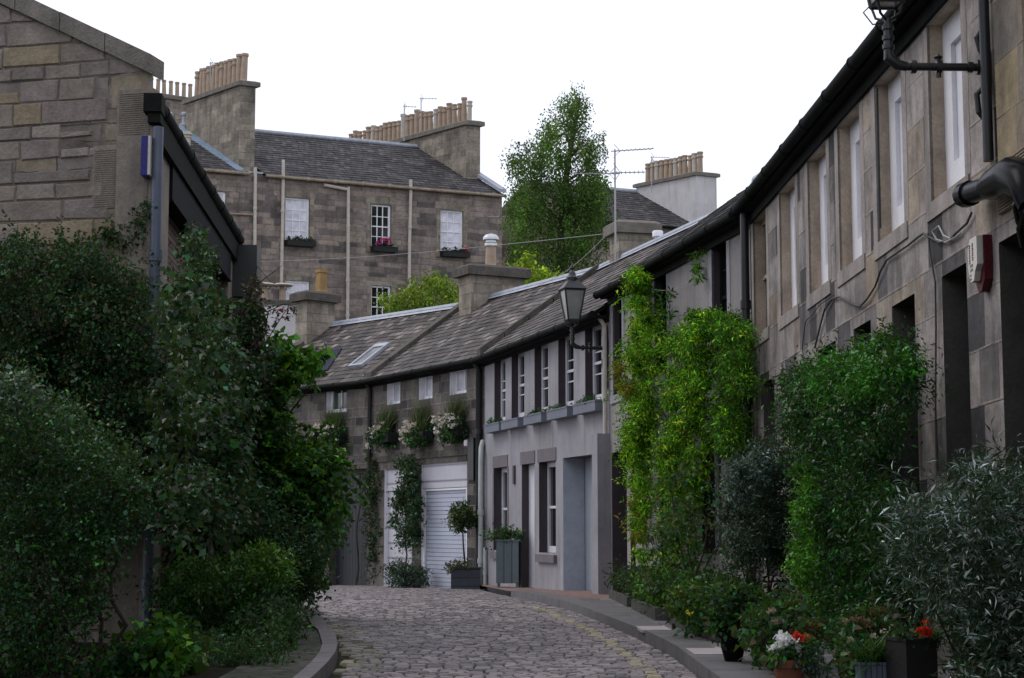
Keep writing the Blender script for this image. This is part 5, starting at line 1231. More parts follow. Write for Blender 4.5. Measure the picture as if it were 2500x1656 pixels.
foliage(t, polyd([(660, 1060), (720, 1090), (790, 1110), (825, 1140), (815, 1190), (720, 1180), (650, 1140)], 44, 18.6, 19.4), .11, 9, 6, .06, .043, BR + MD, 'leaf', .25, .5, name='bright_leaves')
stems(t, [(wob(P(690, 1490, 20.3), P(640, 1000, 19.8), 8, .08), .035), (wob(P(640, 1100, 19.8), P(800, 870, 19.5), 6, .05), .014), (wob(P(650, 1150, 19.8), P(820, 1150, 19.5), 6, .05), .016)])
shoots(t, polyd([(680, 880), (690, 1000), (800, 1130), (825, 1220), (790, 1330), (740, 1400), (640, 1200), (620, 950)], 40, 18.3, 19.3), .5, .075, .055, BR + MD, 'leaf', (.5, -.4, .2), .006)
t = thing('low_bush', P(560, 1580, 14.6), 'low bright green bush mounded beside the left kerb', 'bush')
pl = [(400, 1430), (430, 1365), (500, 1390), (560, 1365), (600, 1350), (650, 1345), (700, 1365), (712, 1420), (700, 1480), (725, 1520), (690, 1570), (640, 1610), (560, 1640), (430, 1640), (380, 1540)]
foliage(t, polyd(pl, 170, 14.0, 16.0), .15, 15, 9, .04, .018, MD + DK[:3] + [(.03, .085, .02)] * 2, 'leaf_gloss', .3, .0, up=.9)
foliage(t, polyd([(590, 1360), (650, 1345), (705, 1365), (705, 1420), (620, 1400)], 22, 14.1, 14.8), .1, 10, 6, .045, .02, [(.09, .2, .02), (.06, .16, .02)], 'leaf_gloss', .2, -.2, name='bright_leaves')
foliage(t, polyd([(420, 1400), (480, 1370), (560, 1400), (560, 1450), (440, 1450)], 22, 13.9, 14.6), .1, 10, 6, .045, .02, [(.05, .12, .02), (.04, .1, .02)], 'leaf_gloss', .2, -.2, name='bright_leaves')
foliage(t, polyd([(400, 1560), (590, 1500), (700, 1470), (715, 1540), (660, 1610), (560, 1650), (400, 1660)], 70, 13.3, 15.0), .1, 9, 6, .045, .018, [(.03, .08, .025), (.03, .06, .03)], 'leaf', .25, .3, name='undergrowth')
foliage(t, polyd([(430, 1570), (560, 1560), (690, 1540), (700, 1590), (660, 1640), (600, 1670), (430, 1670)], 60, 12.3, 13.6), .11, 10, 7, .034, .015, DK + MD[2:3], 'leaf', .3, .3, name='ground_cover')
t = thing('dark_hedge', P(640, 1560, 17.5), 'dark evergreen hedge at the kerb end beneath the bright vine', 'hedge')
foliage(t, polyd([(560, 1150), (690, 1250), (780, 1320), (755, 1420), (730, 1475), (690, 1535), (600, 1560), (420, 1560), (420, 1250)], 190, 17.0, 18.6), .19, 15, 9, .042, .028, DK, 'leaf', .3, .3)
stems(t, [(wob(P(560 + 50 * i, 1570, 17.6), P(560 + 40 * i, 1300, 17.6), 6, .05), .02) for i in range(4)])

# right side climbers
t = thing('wisteria', CR.w(5.0, -.9, -.2), 'tall yellow green wisteria column on the far half of the grey harled wall', 'climber')
pl = [(1540, 665), (1560, 660), (1588, 720), (1600, 820), (1600, 960), (1590, 1080), (1580, 1200), (1575, 1400), (1560, 1430), (1555, 1300), (1545, 1200), (1530, 1150), (1515, 1050), (1525, 1000), (1540, 900), (1545, 780)]
foliage(t, polyw(CR, [((x - 1558) * .8 + 1560, y) for x, y in pl], 135, -.5, -.06), .13, 16, 11, .055, .017, YG, 'leaf_matt', .3, .3, squash=.7, up=1.0, spread=.36)
foliage(t, polyw(CR, [(1535, 1170), (1560, 1170), (1580, 1260), (1570, 1330), (1540, 1300)], 12, -.5, -.2), .12, 9, 6, .07, .024, [(.25, .16, .02), (.2, .25, .02), (.15, .3, .02)], 'leaf_matt', .2, .6, name='autumn_leaves')
foliage(t, polyw(CR, [(1505, 870), (1530, 880), (1535, 960), (1510, 940)], 7, -.6, -.3), .1, 9, 6, .07, .024, [(.25, .17, .02), (.15, .2, .02)], 'leaf_matt', .2, .5, name='shoots')
foliage(t, polyw(CR, [(1545, 670), (1560, 655), (1580, 690), (1560, 760)], 10, -.4, -.1), .1, 9, 6, .07, .024, BR, 'leaf_matt', .2, .5, name='shoots')
stems(t, [(wob(CR.w(4.9, -.9, -.15), CR.w(4.6, 3.4, -.1), 9, .07), .04)])
shoots(t, polyw(CR, [(1545, 680), (1580, 760), (1570, 1000), (1530, 1100), (1535, 900)], 22, -.5, -.2), .4, .05, .016, YG, 'leaf_matt', (-.6, -.2, .0), .005)
t = thing('wisteria', CR.w(2.8, -.9, -.2), 'broad yellow green wisteria spread beneath the nearer dark upper window', 'climber')
pl = [(1625, 830), (1650, 780), (1685, 760), (1730, 755), (1760, 770), (1790, 745), (1815, 755), (1820, 830), (1790, 860), (1760, 960), (1760, 1090), (1740, 1180), (1700, 1290), (1680, 1400), (1650, 1480), (1590, 1480), (1600, 1300), (1620, 1150), (1600, 1060), (1625, 950)]
wc = polyw(CR, [(1630, 850), (1655, 795), (1690, 775), (1722, 795), (1728, 900), (1715, 1100), (1695, 1250), (1685, 1450), (1615, 1470), (1612, 1250), (1622, 1050)], 165, -.6, -.06) + polyw(CR, [(1690, 770), (1740, 775), (1770, 790), (1740, 830), (1700, 830)], 16, -.5, -.1)
foliage(t, wc, .14, 16, 12, .055, .017, YG + BR, 'leaf_matt', .34, .3, up=1.0, squash=.7, spread=.34)
foliage(t, polyw(CR, [(1755, 800), (1785, 765), (1815, 770), (1828, 860), (1826, 1010), (1815, 1110), (1765, 1100), (1750, 1000), (1765, 900)], 95, -.5, -.06), .13, 14, 11, .05, .017, MD + BR + YG[1:3], 'leaf_matt', .34, .4, up=.9, squash=.75, name='dark_foliage')
foliage(t, polyw(CR, [(1690, 620), (1712, 610), (1716, 680), (1700, 690)], 6, -.2, -.05), .08, 7, 5, .06, .022, BR, 'leaf_matt', .2, .6, name='shoots')
foliage(t, polyw(CR, [(1620, 700), (1640, 715), (1630, 790), (1612, 770)], 5, -.3, -.1), .07, 7, 5, .06, .022, MD, 'leaf_matt', .2, .6, name='shoots')
stems(t, [(wob(CR.w(2.6, -.9, -.2), CR.w(2.4, 2.2, -.1), 9, .07), .045), (wob(CR.w(2.5, 1.2, -.15), CR.w(1.0, 2.3, -.1), 6, .05), .02), (wob(CR.w(2.5, .8, -.15), CR.w(3.6, 2.1, -.1), 6, .05), .02)])
t = thing('shrub', P(1690, 1530, 20), 'thin brownish shrub between the wisteria and the round grey green bush', 'shrub')
foliage(t, polyd([(1590, 1170), (1680, 1130), (1770, 1180), (1760, 1400), (1680, 1500), (1600, 1460)], 46, 18.2, 20.2), .16, 9, 5, .055, .03, DK + MD[:2] + [(.08, .07, .04), (.06, .07, .03)], 'leaf', .3, .4)
stems(t, [(wob(P(1690, 1540, 19), P(1640 + 40 * i, 1200 + 30 * i, 19), 6, .05), .016) for i in range(4)])
t = thing('round_bush', P(1850, 1590, 15.2), 'rounded grey green bush on thin stems beside the jasmine', 'bush')
pl = [(1775, 1180), (1800, 1120), (1850, 1095), (1915, 1090), (1950, 1130), (1950, 1300), (1900, 1360), (1800, 1340), (1770, 1260)]
foliage(t, polyd(pl, 90, 15.0, 16.2), .13, 15, 10, .04, .014, [(.03, .065, .045), (.014, .036, .026), (.09, .13, .115), (.008, .024, .016), (.01, .03, .018)], 'leaf_gloss', .3, .3)
foliage(t, polyd([(1760, 1340), (1940, 1340), (1940, 1480), (1780, 1500)], 34, 15.4, 16.4), .14, 9, 5, .05, .022, DK + [(.05, .045, .035)], 'leaf', .3, .3, name='undergrowth')
stems(t, [(wob(P(1850, 1590, 15.4), P(1800 + 45 * i, 1250, 15.5), 6, .05), .014) for i in range(4)])
foliage(t, polyd([(1780, 1190), (1800, 1130), (1850, 1105), (1910, 1100), (1890, 1160), (1810, 1230)], 26, 14.8, 15.2), .08, 10, 8, .042, .014, [(.09, .14, .12), (.16, .22, .2), (.05, .09, .07), (.02, .05, .035)], 'leaf_gloss', .35, .2, name='silvery_tips')
t = thing('jasmine', R0.w(uj + 3.5, -.9, -.4), 'thick dark green jasmine hedge with tiny white stars against the stone wall', 'climber')
pl = [(1905, 940), (1930, 890), (1980, 885), (2040, 850), (2090, 870), (2140, 830), (2205, 810), (2225, 870), (2235, 930), (2200, 1010), (2175, 1060), (2190, 1200), (2195, 1400), (2150, 1520), (1990, 1560), (1960, 1500), (1945, 1350), (1965, 1200), (1930, 1100), (1900, 1040)]
foliage(t, polyw(R0, [((x - 2060) * .95 + 2060, y + 12) for x, y in pl], 340, -.7, -.06), .15, 16, 11, .038, .015, [(.011, .08, .013), (.007, .05, .013), (.006, .032, .012), (.018, .12, .013), (.004, .02, .01)], 'leaf_gloss', .28, .35)
foliage(t, polyw(R0, [(1920, 940), (1990, 890), (2080, 880), (2200, 820), (2215, 920), (2100, 970), (1990, 960)], 50, -.8, -.5), .11, 12, 9, .038, .015, [(.04, .2, .014), (.025, .15, .012)], 'leaf_gloss', .25, .3, name='bright_leaves')  # lit top of the jasmine put into lighter leaf colours
foliage(t, polyw(R0, [(1955, 1150), (1985, 1150), (1990, 1500), (1960, 1480), (1940, 1300)], 40, -.85, -.55), .1, 11, 9, .036, .014, [(.045, .2, .012), (.07, .23, .012)], 'leaf_gloss', .25, .3, name='bright_leaves')  # lighter leaf colours paint the lit left edge
blossoms(t, polyw(R0, [(1910, 960), (2080, 880), (2210, 830), (2180, 1000), (1980, 1150)], 26, -.85, -.6), .012, 5, .016, [(.5, .5, .45)])
stems(t, [(wob(R0.w(uj + 2.6 + i * .5, -.9, -.2), R0.w(uj + 2.4 + i * .6, 1.4, -.1), 7, .06), .02) for i in range(4)] + [([R0.w(R0.u(2210, 870), R0.z(2210, 870), -.3), R0.w(R0.u(2265, 845), R0.z(2265, 845), -.5)], .006), ([R0.w(R0.u(2130, 990), R0.z(2130, 990), -.7), R0.w(R0.u(2180, 950), R0.z(2180, 950), -.8), R0.w(R0.u(2230, 915), R0.z(2230, 915), -.7)], .004)])
shoots(t, polyw(R0, [(1910, 940), (2000, 890), (2140, 835), (2210, 830), (2200, 980), (2060, 1000), (1960, 1200)], 40, -.8, -.5), .3, .036, .014, MD + BR[3:], 'leaf_gloss', (-.4, -.3, .5), .003)
t = thing('olive_tree', P(2390, 1680, 9.8), 'silvery narrow leaved olive bush crowding the bottom right corner', 'bush')
pl = [(2200, 1330), (2210, 1230), (2250, 1190), (2300, 1200), (2330, 1230), (2360, 1150), (2420, 1130), (2480, 1150), (2580, 1130), (2600, 1700), (2340, 1700), (2360, 1560), (2300, 1500), (2240, 1470), (2210, 1410)]
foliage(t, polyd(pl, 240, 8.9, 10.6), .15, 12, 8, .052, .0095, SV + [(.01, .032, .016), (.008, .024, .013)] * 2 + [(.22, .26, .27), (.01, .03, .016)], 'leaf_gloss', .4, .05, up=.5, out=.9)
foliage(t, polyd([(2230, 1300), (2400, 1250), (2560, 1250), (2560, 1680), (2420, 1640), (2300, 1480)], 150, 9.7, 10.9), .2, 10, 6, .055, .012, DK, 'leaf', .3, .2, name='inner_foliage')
foliage(t, polyd([(2180, 1250), (2230, 1240), (2260, 1300), (2200, 1330)], 8, 9.3, 9.8), .1, 5, 5, .06, .011, SV, 'leaf_gloss', .3, .0, name='twig_leaves')
stems(t, [(wob(P(2420, 1700, 9.9), P(2240 + 60 * i, 1330 - (i % 3) * 60, 9.7), 7, .04), .016) for i in range(6)] + [([P(2330, 1590, 9.6), P(2250, 1420, 9.4), P(2190, 1235, 9.5)], .006), ([P(2450, 1480, 9.3), P(2560, 1460, 9.2)], .006)])

shoots(t, polyd([(2210, 1260), (2300, 1210), (2420, 1140), (2500, 1150), (2500, 1600), (2350, 1550), (2240, 1420)], 60, 8.8, 9.6), .3, .055, .0105, SV, 'leaf_gloss', (-.3, -.3, .5), .003)
# low planting along the right pavement: stone edged troughs
def trough(pa, pb_, wd, ht, label, mat='mossy', name='planter_trough', group='mossy stone troughs along the right wall'):
    a, b = Vector(pa), Vector(pb_); f = Fac((a.x, a.y), (b.x, b.y), True, 0); zb = g((a.y + b.y) / 2) + .09
    r = thing(name, f.w(f.L / 2, zb, wd / 2), label, 'planter', group); mb = MB(); t_ = .05
    mb.boxf(f, 0, f.L, zb, zb + ht, 0, t_); mb.boxf(f, 0, f.L, zb, zb + ht, wd - t_, wd); mb.boxf(f, 0, t_, zb, zb + ht - .002, t_, wd - t_); mb.boxf(f, f.L - t_, f.L, zb, zb + ht - .002, t_, wd - t_); mb.build('trough', M[mat], r, smooth=False)
    mb = MB(); mb.boxf(f, t_, f.L - t_, zb, zb + ht - .03, t_, wd - t_); mb.build('soil', M['soil'], r, smooth=False)
    return r, f, zb + ht
tr1, tf1, tz1 = trough((1.66, 14.6, 0), (1.55, 17.6, 0), .5, .13, 'longer mossy trough nearer the black pot on the right pavement')
tr2, tf2, tz2 = trough((1.47, 18.3, 0), (1.42, 21.2, 0), .5, .13, 'mossy trough in the middle of the row by the pale slab')
tr3, tf3, tz3 = trough((1.40, 21.7, 0), (1.36, 25.0, 0), .35, .12, 'far mossy trough ending at the cream house corner')
for (f, z, nm, lb, pal, ll, n, rr) in ((tf1, tz1, 'trough_plant', 'mixed green plants with yellow leaves growing in the longer near trough', MD + DK + BR[:1], .05, 46, .15), (tf2, tz2, 'trough_plant', 'leafy bright fronds rising from the middle trough', MD + BR, .06, 36, .15), (tf3, tz3, 'trough_plant', 'dark ferny clump in the far trough by the doorway', DK + [(.05, .07, .05)], .06, 34, .16)):
    t = thing(nm, f.w(f.L / 2, z, .25), lb, 'plant', 'plants in the right hand troughs')
    foliage(t, [tuple(f.w(random.uniform(.05, f.L), z + random.uniform(.02, .28), random.uniform(.05, .5))) for _ in range(n)], rr, 9, 6, ll, ll * .4, pal, 'leaf', .3, .3)
    blades(t, f.w(f.L * .35, z, .2), 60, .4, .014, [(.07, .1, .05), (.04, .07, .03)], 'leaf', 'fronds', .6, .5, .4, (.15, 1))
t = thing('flower_clump', P(1690, 1540, 15.6), 'bushy undergrowth with one yellow bloom behind the long trough', 'plant')
foliage(t, polyd([(1640, 1500), (1700, 1440), (1800, 1440), (1890, 1470), (1900, 1540), (1800, 1560), (1700, 1550)], 60, 14.8, 16.6), .14, 9, 6, .05, .03, MD + DK + BR[:1], 'leaf', .3, .3)
blossoms(t, [P(1683, 1498, 14.8)], .015, 12, .03, [(.5, .45, .03)])
foliage(t, polyd([(1640, 1460), (1665, 1450), (1680, 1480), (1650, 1500)], 10, 15, 15.6), .09, 8, 6, .06, .02, [(.1, .16, .02), (.07, .14, .02)], 'leaf', name='bright_leaves')

# pots on the pavement
def pot_obj(name, c, prof, mat, label, cat='plant pot', group=None, seg=20):
    r = thing(name, c, label, cat, group); mb = MB(); mb.lathe(c, prof, seg); mb.build('pot_body', M[mat], r)
    mb = MB(); top = max(z for _, z in prof); mb.lathe(Vector(c) + Vector((0, 0, top - .035)), [(prof[-3][0] * .9, -.01), (prof[-3][0] * .9, 0), (0, .012)], seg); mb.build('soil', M['soil'], r)
    return r
c = P(1790, 1604, 12.45); c.z = g(12.4) + .098
pot_obj('plant_pot', c, [(.055, 0), (.06, .005), (.085, .1), (.092, .17), (.098, .2), (.098, .215), (.08, .215), (.075, .16)], 'black_gloss', 'dark glazed tapering pot standing on the right pavement')
t = thing('pot_plant', c + Vector((0, 0, .21)), 'leafy green plant growing out of the dark glazed pot', 'plant')
foliage(t, [tuple(c + Vector((random.uniform(-.12, .16), random.uniform(-.1, .12), random.uniform(.2, .5)))) for _ in range(36)], .09, 8, 6, .045, .025, MD + DK, 'leaf', .3, .3)
stems(t, [(wob(c + Vector((0, 0, .18)), c + Vector((random.uniform(-.1, .1), 0, .45)), 4, .02), .006) for _ in range(4)])
c = P(1927, 1650, 10.2); c.z = g(10.2) + .097; zt = P(1927, 1610, 10.2).z; h = zt - c.z
pot_obj('terracotta_pot', c, [(.066, 0), (.07, .005), (.088, h - .045), (.102, h - .044), (.104, h), (.09, h), (.085, h - .04)], 'terracotta', 'terracotta pot of white and red flowers at the pavement edge')
t = thing('flowering_plant', c + Vector((0, 0, h)), 'white and red flowers blooming in the terracotta pot', 'flowers')
foliage(t, [tuple(c + Vector((random.uniform(-.09, .12), random.uniform(-.09, .09), h + random.uniform(0, .09)))) for _ in range(26)], .05, 8, 6, .03, .018, MD + [(.05, .08, .06)], 'leaf', .3, .3)
W_ = [(1888, 1588), (1895, 1580), (1905, 1583), (1915, 1573), (1925, 1570), (1930, 1578), (1912, 1562), (1920, 1560), (1905, 1556), (1935, 1572), (1940, 1585), (1952, 1590)]
blossoms(t, [P(x, y, 10.15 + random.uniform(-.05, .05)) for x, y in W_], .02, 16, .03, [(.85, .82, .9), (.85, .83, .85)], 'white_blossom')
blossoms(t, [P(x, y, 10.2) for x, y in ((1940, 1558), (1946, 1555), (1950, 1563), (1955, 1572), (1944, 1568), (1966, 1560))], .018, 14, .026, [(.75, .03, .025), (.65, .02, .04)], 'red_blossom')
foliage(t, polyd([(1960, 1580), (2010, 1580), (2020, 1640), (1950, 1650)], 16, 10.1, 10.5), .06, 7, 6, .03, .012, [(.06, .1, .1), (.04, .07, .05)], 'leaf', .3, .2, name='trailing_leaves')
t = thing('hydrangea', P(1960, 1600, 11.2), 'hydrangea with faded pink heads behind the terracotta pot', 'shrub')
foliage(t, polyd([(1830, 1520), (1870, 1480), (1960, 1490), (2000, 1540), (1960, 1600), (1850, 1590)], 50, 11.0, 12.2), .12, 9, 6, .05, .034, MD[:3] + DK + [(.07, .055, .03)], 'leaf', .3, .3)
blossoms(t, [P(1880, 1498, 11), P(1884, 1494, 11), P(1895, 1520, 11), P(1904, 1517, 11), P(1890, 1524, 11)], .026, 40, .013, [(.36, .26, .22), (.42, .3, .27)])
foliage(t, polyd([(1900, 1530), (1980, 1530), (1990, 1570), (1900, 1570)], 12, 10.9, 11.4), .07, 7, 5, .03, .018, [(.1, .05, .025), (.08, .05, .03)], 'leaf_matt', name='dry_leaves')
t = thing('hydrangea', P(2110, 1640, 10.6), 'hydrangea with brown dry heads behind the blue trough', 'shrub')
foliage(t, polyd([(2050, 1560), (2080, 1510), (2160, 1500), (2190, 1560), (2180, 1620), (2060, 1640)], 44, 10.4, 11.4), .11, 9, 6, .045, .03, DK + MD[:1] + [(.06, .04, .02)], 'leaf', .3, .3)
blossoms(t, [P(x, y, 10.4) for x, y in ((2070, 1522), (2085, 1518), (2100, 1515), (2115, 1520), (2122, 1530))], .03, 42, .012, [(.2, .1, .06), (.26, .14, .09)], 'dry_heads')
blossoms(t, [P(x, y, 10.5) for x, y in ((2130, 1495), (2150, 1492), (2165, 1498), (2140, 1505))], .035, 40, .012, [(.12, .07, .03), (.09, .06, .025)], 'dry_heads')
blossoms(t, [P(x, y, 10.2) for x, y in ((2076, 1562), (2083, 1566), (2075, 1572), (2134, 1552), (2136, 1558), (2158, 1543), (2180, 1533), (2070, 1598))], .016, 14, .014, [(.5, .45, .36), (.45, .4, .3)], 'pale_blossom')
def boxplanter(px0, px1, pyt, d, dep, label, mat, cat='planter', rot=0.0, ztop=None, name='planter'):
    a, b = P(px0, pyt, d), P(px1, pyt, d); zb = g(d) + .097; W = (b - a).length; f = Fac((a.x, a.y), (a.x + math.cos(rot), a.y + math.sin(rot)), False); zt = a.z
    r = thing(name, f.w(W / 2, zb, dep / 2), label, cat); mb = MB(); t_ = .018
    for (u0, u1, w0, w1) in ((0, W, 0, t_), (0, W, dep - t_, dep), (0, t_, t_, dep - t_), (W - t_, W, t_, dep - t_)): mb.boxf(f, u0, u1, zb, zt, w0, w1)
    for (u0, u1, w0, w1) in ((-.008, W + .008, -.008, t_), (-.008, W + .008, dep - t_, dep + .008), (-.008, t_, t_, dep - t_), (W - t_, W + .008, t_, dep - t_)): mb.boxf(f, u0, u1, zt + .001, zt + .014, w0, w1)
    mb.build('trough', M[mat], r, smooth=False); mb = MB(); mb.boxf(f, t_, W - t_, zb + .02, zt - .03, t_, dep - t_); mb.build('soil', M['soil'], r, smooth=False)
    return r, f, W, zt
r, f, W, zt = boxplanter(2102, 2212, 1624, 9.7, .16, 'blue grey metal trough of strappy leaves on the right pavement', 'planter_blue')
t = thing('strappy_plant', f.w(W / 2, zt, .08), 'strappy green leaves arching over the blue grey trough', 'plant'); blades(t, f.w(W / 2, zt - .03, .08), 320, .24, .012, MD + [(.03, .08, .03)], 'leaf_gloss', 'foliage', .6, .12, .5, (1, .5))
r, f, W, zt = boxplanter(2212, 2300, 1567, 9.5, .2, 'tall black square planter with red geraniums at the bottom right', 'black_plastic', rot=.35)
t = thing('geranium', f.w(W / 2, zt, .1), 'bright red geraniums standing above the black planter', 'flowers'); foliage(t, [tuple(f.w(random.uniform(0, W), zt + random.uniform(-.02, .06), random.uniform(.02, .18))) for _ in range(14)], .045, 7, 5, .03, .022, DK + MD[:1], 'leaf', .3, .2)
blossoms(t, [P(x, y, 9.5) for x, y in ((2245, 1543), (2252, 1538), (2262, 1540), (2268, 1548), (2258, 1550))], .018, 16, .02, [(.75, .008, .004), (.6, .006, .004)]); blossoms(t, [P(2260, 1520, 9.5)], .012, 12, .016, [(.75, .008, .004)])

# by the far garages
a = B.hit(1240, 1430); f = Fac((B.w(a[0] + .32, 0, -.42).x, B.w(a[0] + .32, 0, -.42).y), (B.w(a[0] + .32, 0, -.02).x, B.w(a[0] + .32, 0, -.02).y), False)
q0, q1 = P(1228, 1322, 31.4), P(1266, 1322, 31.4); zb = g(31.4) + .07
r = thing('planter', (q0.x, 31.4, zb), 'tall grey green wooden planter by the cream house window', 'planter'); mb = MB(); mb.box(q0.x - .12, q1.x, 31.4, 31.85, zb + .09, q0.z); mb.box(q0.x - .14, q1.x + .02, 31.38, 31.87, q0.z + .001, q0.z + .03)
for x in (q0.x - .1, q1.x - .05):
    for y in (31.42, 31.78): mb.box(x, x + .05, y, y + .05, zb, zb + .088)
mb.build('trough', M['planter_green'], r, smooth=False)
t = thing('pot_plant', ((q0.x + q1.x) / 2, 31.6, q0.z), 'bushy green plant on top of the tall grey green planter', 'plant'); foliage(t, [tuple(Vector((random.uniform(q0.x - .2, q1.x), random.uniform(31.4, 31.85), q0.z + random.uniform(.02, .2)))) for _ in range(18)], .11, 8, 6, .05, .028, MD + DK, 'leaf')
q0, q1 = P(1101, 1388, 34.0), P(1172, 1388, 34.0); zb = g(34) + .004
r = thing('planter', (q0.x, 34.0, zb), 'square dark slate planter holding the clipped ball tree', 'planter'); mb = MB(); mb.box(q0.x, q1.x, 34.0, 34.45, zb, q0.z); mb.box(q0.x - .02, q1.x + .02, 33.98, 34.47, q0.z + .001, q0.z + .025); mb.build('trough', M['planter_dark'], r, smooth=False)
t = thing('ball_tree', (P(1133, 1388, 34.2).x, 34.2, q0.z), 'clipped lollipop tree in front of the white garage door', 'tree'); cc = P(1128, 1262, 34.2)
foliage(t, [tuple(cc + Vector(tuple(d * random.uniform(.5, 1) * .27))) for d in rdir(70)], .1, 8, 6, .045, .026, [(.05, .085, .025), (.03, .06, .02), (.07, .1, .03), (.02, .04, .016)], 'leaf', .25, .2, name='crown')
stems(t, [([Vector((P(1133, 1388, 34.2).x + .02, 34.2, q0.z)), P(1131, 1330, 34.2), cc], .022)], 'trunk')
foliage(t, polyd([(1085, 1378), (1130, 1372), (1160, 1390), (1090, 1395)], 14, 33.95, 34.3), .08, 8, 5, .05, .02, [(.07, .085, .02), (.05, .06, .02)], 'leaf', name='foliage')
t = thing('climber', G1.w(3.2, -.9, -.2), 'dark climbing plant on the pier between the two white garage doors', 'climber')
foliage(t, polyw(G1, [(975, 1130), (1010, 1120), (1020, 1200), (1022, 1340), (985, 1340), (960, 1290), (962, 1230), (975, 1180)], 90, -.3, -.05), .14, 10, 6, .06, .036, DK + [(.03, .05, .035)], 'leaf_gloss', .3, .3); stems(t, [(wob(G1.w(G1.u(1005, 1420), -.9, -.1), G1.w(G1.u(1000, 1150), 1.4, -.08), 7, .04), .02)])
t = thing('shrub', P(985, 1435, 36.2), 'small silvery green bush at the foot of the garage pier', 'shrub'); foliage(t, polyd([(945, 1410), (960, 1380), (1000, 1370), (1035, 1390), (1035, 1430), (950, 1432)], 60, 35.9, 36.6), .13, 10, 6, .06, .02, [(.03, .06, .045), (.02, .045, .03), (.05, .08, .065)], 'leaf', .3, -.1)
t = thing('climber', G2.w(.5, -.9, -.2), 'brown leaved climber running up beside the dark garage door', 'climber'); foliage(t, polyw(G2, [(880, 1100), (905, 1090), (930, 1150), (925, 1400), (895, 1420), (885, 1250)], 60, -.25, -.05), .13, 9, 5, .055, .03, DK + [(.05, .03, .02), (.035, .025, .018)], 'leaf', .3, .4); stems(t, [(wob(G2.w(.4, -.9, -.1), G2.w(.3, 1.6, -.08), 7, .04), .025)])
def basket(f, px, py, label, seed=0, gp='flower troughs hung under the small mews windows'):
    u_, z_ = f.hit(px, py, -.15); c = f.w(u_, z_, -.15); r = thing('flower_trough', c, label, 'flower trough', gp)
    mb = MB(); ff = Fac((c.x, c.y), (c.x + f.t.x, c.y + f.t.y), True); z = c.z; mb.boxf(ff, -.42, .42, z - .26, z - .06, -.12, .12); mb.build('trough', M['black_plastic'], r, smooth=False)
    foliage(r, [tuple(ff.w(random.uniform(-.42, .42), z + random.uniform(-.3, .06), random.uniform(-.22, .1))) for _ in range(46)], .1, 8, 5, .055, .03, DK + MD[:2], 'leaf', .3, .5)
    th = rng.uniform(-.75, .75, 170); n = len(th); ax = np.outer(np.sin(th), np.array(f.t)) + np.outer(np.cos(th), [0, 0, 1]) + rng.normal(0, .15, (n, 3))
    leaf_obj('grass', r, 'leaf_matt', np.array(ff.w(0, z - .05, 0)) + np.outer(rng.uniform(-.2, .2, n), np.array(f.t)), ax, np.tile(np.array(-f.n), (n, 1)), rng.uniform(.4, .85, n), .022, tints(n, [(.05, .08, .025), (.035, .06, .02), (.09, .1, .04)], .3), .12)
    pts = [ff.w(random.uniform(-.45 if seed > 1 else -.1, .5), z + random.uniform(-.1, .16), random.uniform(-.26, -.05)) for _ in range(14 + 14 * seed)] + [ff.w(random.uniform(.2, .5), z + random.uniform(-.4, 0), random.uniform(-.26, -.1)) for _ in range(10)]
    blossoms(r, pts, .04, 10, .055, [(.72, .7, .72), (.62, .58, .56), (.6, .45, .35)]); return r
basket(G1, 1108, 1035, 'fullest trough of white blossoms, nearest the cream house', 2); basket(G1, 1024, 1048, 'trough of white flowers with tall grass, under the middle mews window', 1); basket(G1, 940, 1052, 'trough with a wide grass fan and few white flowers beside the dark pipe', 0); basket(G2, 812, 1055, 'trough of white flowers under the far mews window near the vine', 1)
# plants in the window boxes
for i, (bx_, a) in enumerate(BOXES):
    if i in (0, 1, 2, 4):
        z = bx_.location.z + .18; t = thing('box_plant', B.w((a[0] + a[1]) / 2, zu0 - .03, -.1), ('low green plants in the flower box nearest the lamp bracket', 'thin green trailing plants in the flower box behind the lantern', 'tuft of green in the middle flower box', '', 'sparse green sprigs in the farthest flower box')[i], 'plant', 'plants in the blue grey window boxes')
        foliage(t, [tuple(B.w(random.uniform(a[0], a[1] + (.1 if i != 2 else -.2)), zu0 - .02 + random.uniform(0, .05), -.1 + random.uniform(-.06, .05))) for _ in range(12 if i else 16)], .045, 6, 5, .035, .016, MD + DK[:2], 'leaf')
for i, (tt, lb, pal, n) in enumerate(((T[0], 'dark planter without flowers below the left white blind of the terrace', None, 0), (T[1], 'planter of pink geraniums below the dark terrace window', [(.55, .05, .28), (.6, .12, .3)], 9), (T[2], 'planter with one red bloom below the right white blind of the terrace', [(.55, .02, .1)], 3))):
    r = flower_box(FT, tt[0] - .05, tt[1] + .1, tt[2] - .16, lb, 'black_plastic', .28, .2, 'window_planter', 'planters under the terrace windows')
    foliage(r, [tuple(FT.w(random.uniform(tt[0], tt[1]), tt[2] + random.uniform(.02, .12), -.15)) for _ in range(16)], .09, 6, 5, .07, .05, DK, 'leaf')
    if n: blossoms(r, [FT.w(random.uniform(tt[0] + .1, tt[1] - .2) if i == 1 else tt[1] - random.uniform(-.1, .1), tt[2] + random.uniform(.08, .38) if i == 1 else tt[2] + random.uniform(.05, .18), -.2) for _ in range(n)], .07, 10, .09, pal)

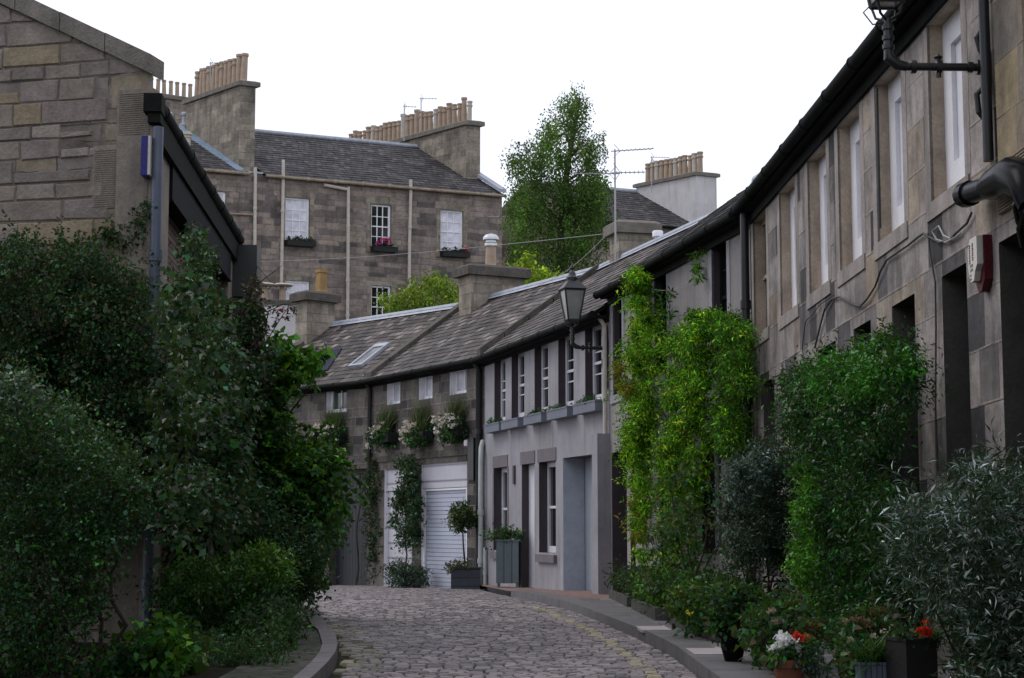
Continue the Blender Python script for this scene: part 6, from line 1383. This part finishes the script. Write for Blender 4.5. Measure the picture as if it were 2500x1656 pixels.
# trees behind the roofs
t = thing('birch_tree', P(1365, 700, 58), 'tall drooping birch rising behind the mews roofs', 'tree'); t.location.z = -1
pl = [(1412, 205), (1426, 215), (1424, 260), (1416, 300), (1436, 335), (1462, 320), (1470, 360), (1462, 400), (1478, 440), (1470, 520), (1480, 600), (1465, 660), (1310, 670), (1246, 620), (1244, 520), (1252, 450), (1242, 385), (1262, 350), (1292, 365), (1312, 350), (1330, 300), (1352, 280), (1372, 240), (1395, 225)]
cen = polyd(pl, 270, 56.6, 59.6)
BI = [(.055, .13, .022), (.075, .165, .028), (.035, .085, .02), (.11, .17, .045)]
def strands(parent, cen, n, L, pal, name='crown'):
    cen = np.array(cen); m = len(cen); st = np.repeat(cen, n, 0) + rng.normal(0, .16, (m * n, 3)); k = 9
    off = np.arange(k) / k; pos = np.repeat(st, k, 0); dr = np.repeat(rng.uniform(.3, 1, m * n) * L, k) * np.tile(off, m * n); pos[:, 2] -= dr; pos += rng.normal(0, .05, pos.shape)
    N_ = len(pos); ax = rdir(N_) * .8 + np.array([0, 0, -.8]); ids = np.repeat(np.arange(m), n * k)
    leaf_obj(name, parent, 'leaf_matt', pos, ax, rdir(N_), .085 * rng.uniform(.7, 1.3, N_), .06, tints(N_, pal, .22, ids))
up_c = cen + polyd([(1413, 205), (1424, 205), (1424, 260), (1400, 260)], 5, 57.8, 58.2)
strands(t, up_c, 12, .8, BI)
strands(t, polyd([(1400, 420), (1440, 400), (1478, 480), (1480, 560), (1390, 520)], 20, 57.6, 58.6), 8, .7, [(.05, .045, .035), (.045, .06, .03)], 'thin_branches')
tk = [Vector((P(1370, 700, 58).x, 58, -1)), P(1368, 640, 58), P(1372, 500, 58), P(1390, 380, 58), P(1414, 240, 58)]
br = [(tk, .16)]
for i in range(26):
    k = random.uniform(.15, .95); a = lerp(P(1368, 660, 58), P(1410, 260, 58), k); s_ = random.choice((-1, 1)); L = lerp(1.7, .3, k); br.append(([a, a + Vector((s_ * L * .5, random.uniform(-.4, .4), .4)), a + Vector((s_ * L * .9, random.uniform(-.8, .8), .35))], .035))
stems(t, br, 'trunk')
t = thing('lime_shrub', P(1320, 760, 44), 'yellow green bush behind the roof ridge right of the terracotta vent pot', 'bush'); t.location.z = -1
foliage(t, polyd([(1250, 660), (1285, 640), (1300, 622), (1325, 655), (1360, 670), (1385, 680), (1395, 720), (1330, 760), (1240, 760)], 80, 43, 45), .22, 11, 6, .085, .05, [(.24, .36, .02), (.17, .28, .02), (.3, .4, .03), (.1, .18, .02)], 'leaf_matt', .25, .4); stems(t, [(wob((t.location.x, 44, -1), P(1310, 690, 44), 6, .1), .05)], 'trunk')
t = thing('lime_shrub', P(1030, 790, 47), 'yellow green bush in front of the terrace between its windows and the mews ridge', 'bush'); t.location.z = -1
foliage(t, polyd([(1000, 700), (1050, 680), (1100, 690), (1128, 680), (1135, 790), (960, 810), (935, 740), (925, 715), (960, 735)], 90, 46, 48.4), .24, 11, 6, .085, .05, [(.17, .26, .02), (.12, .21, .025), (.24, .29, .03), (.08, .15, .02)], 'leaf_matt', .25, .4); stems(t, [(wob((t.location.x, 47, -1), P(1040, 730, 47), 6, .1), .05)], 'trunk')
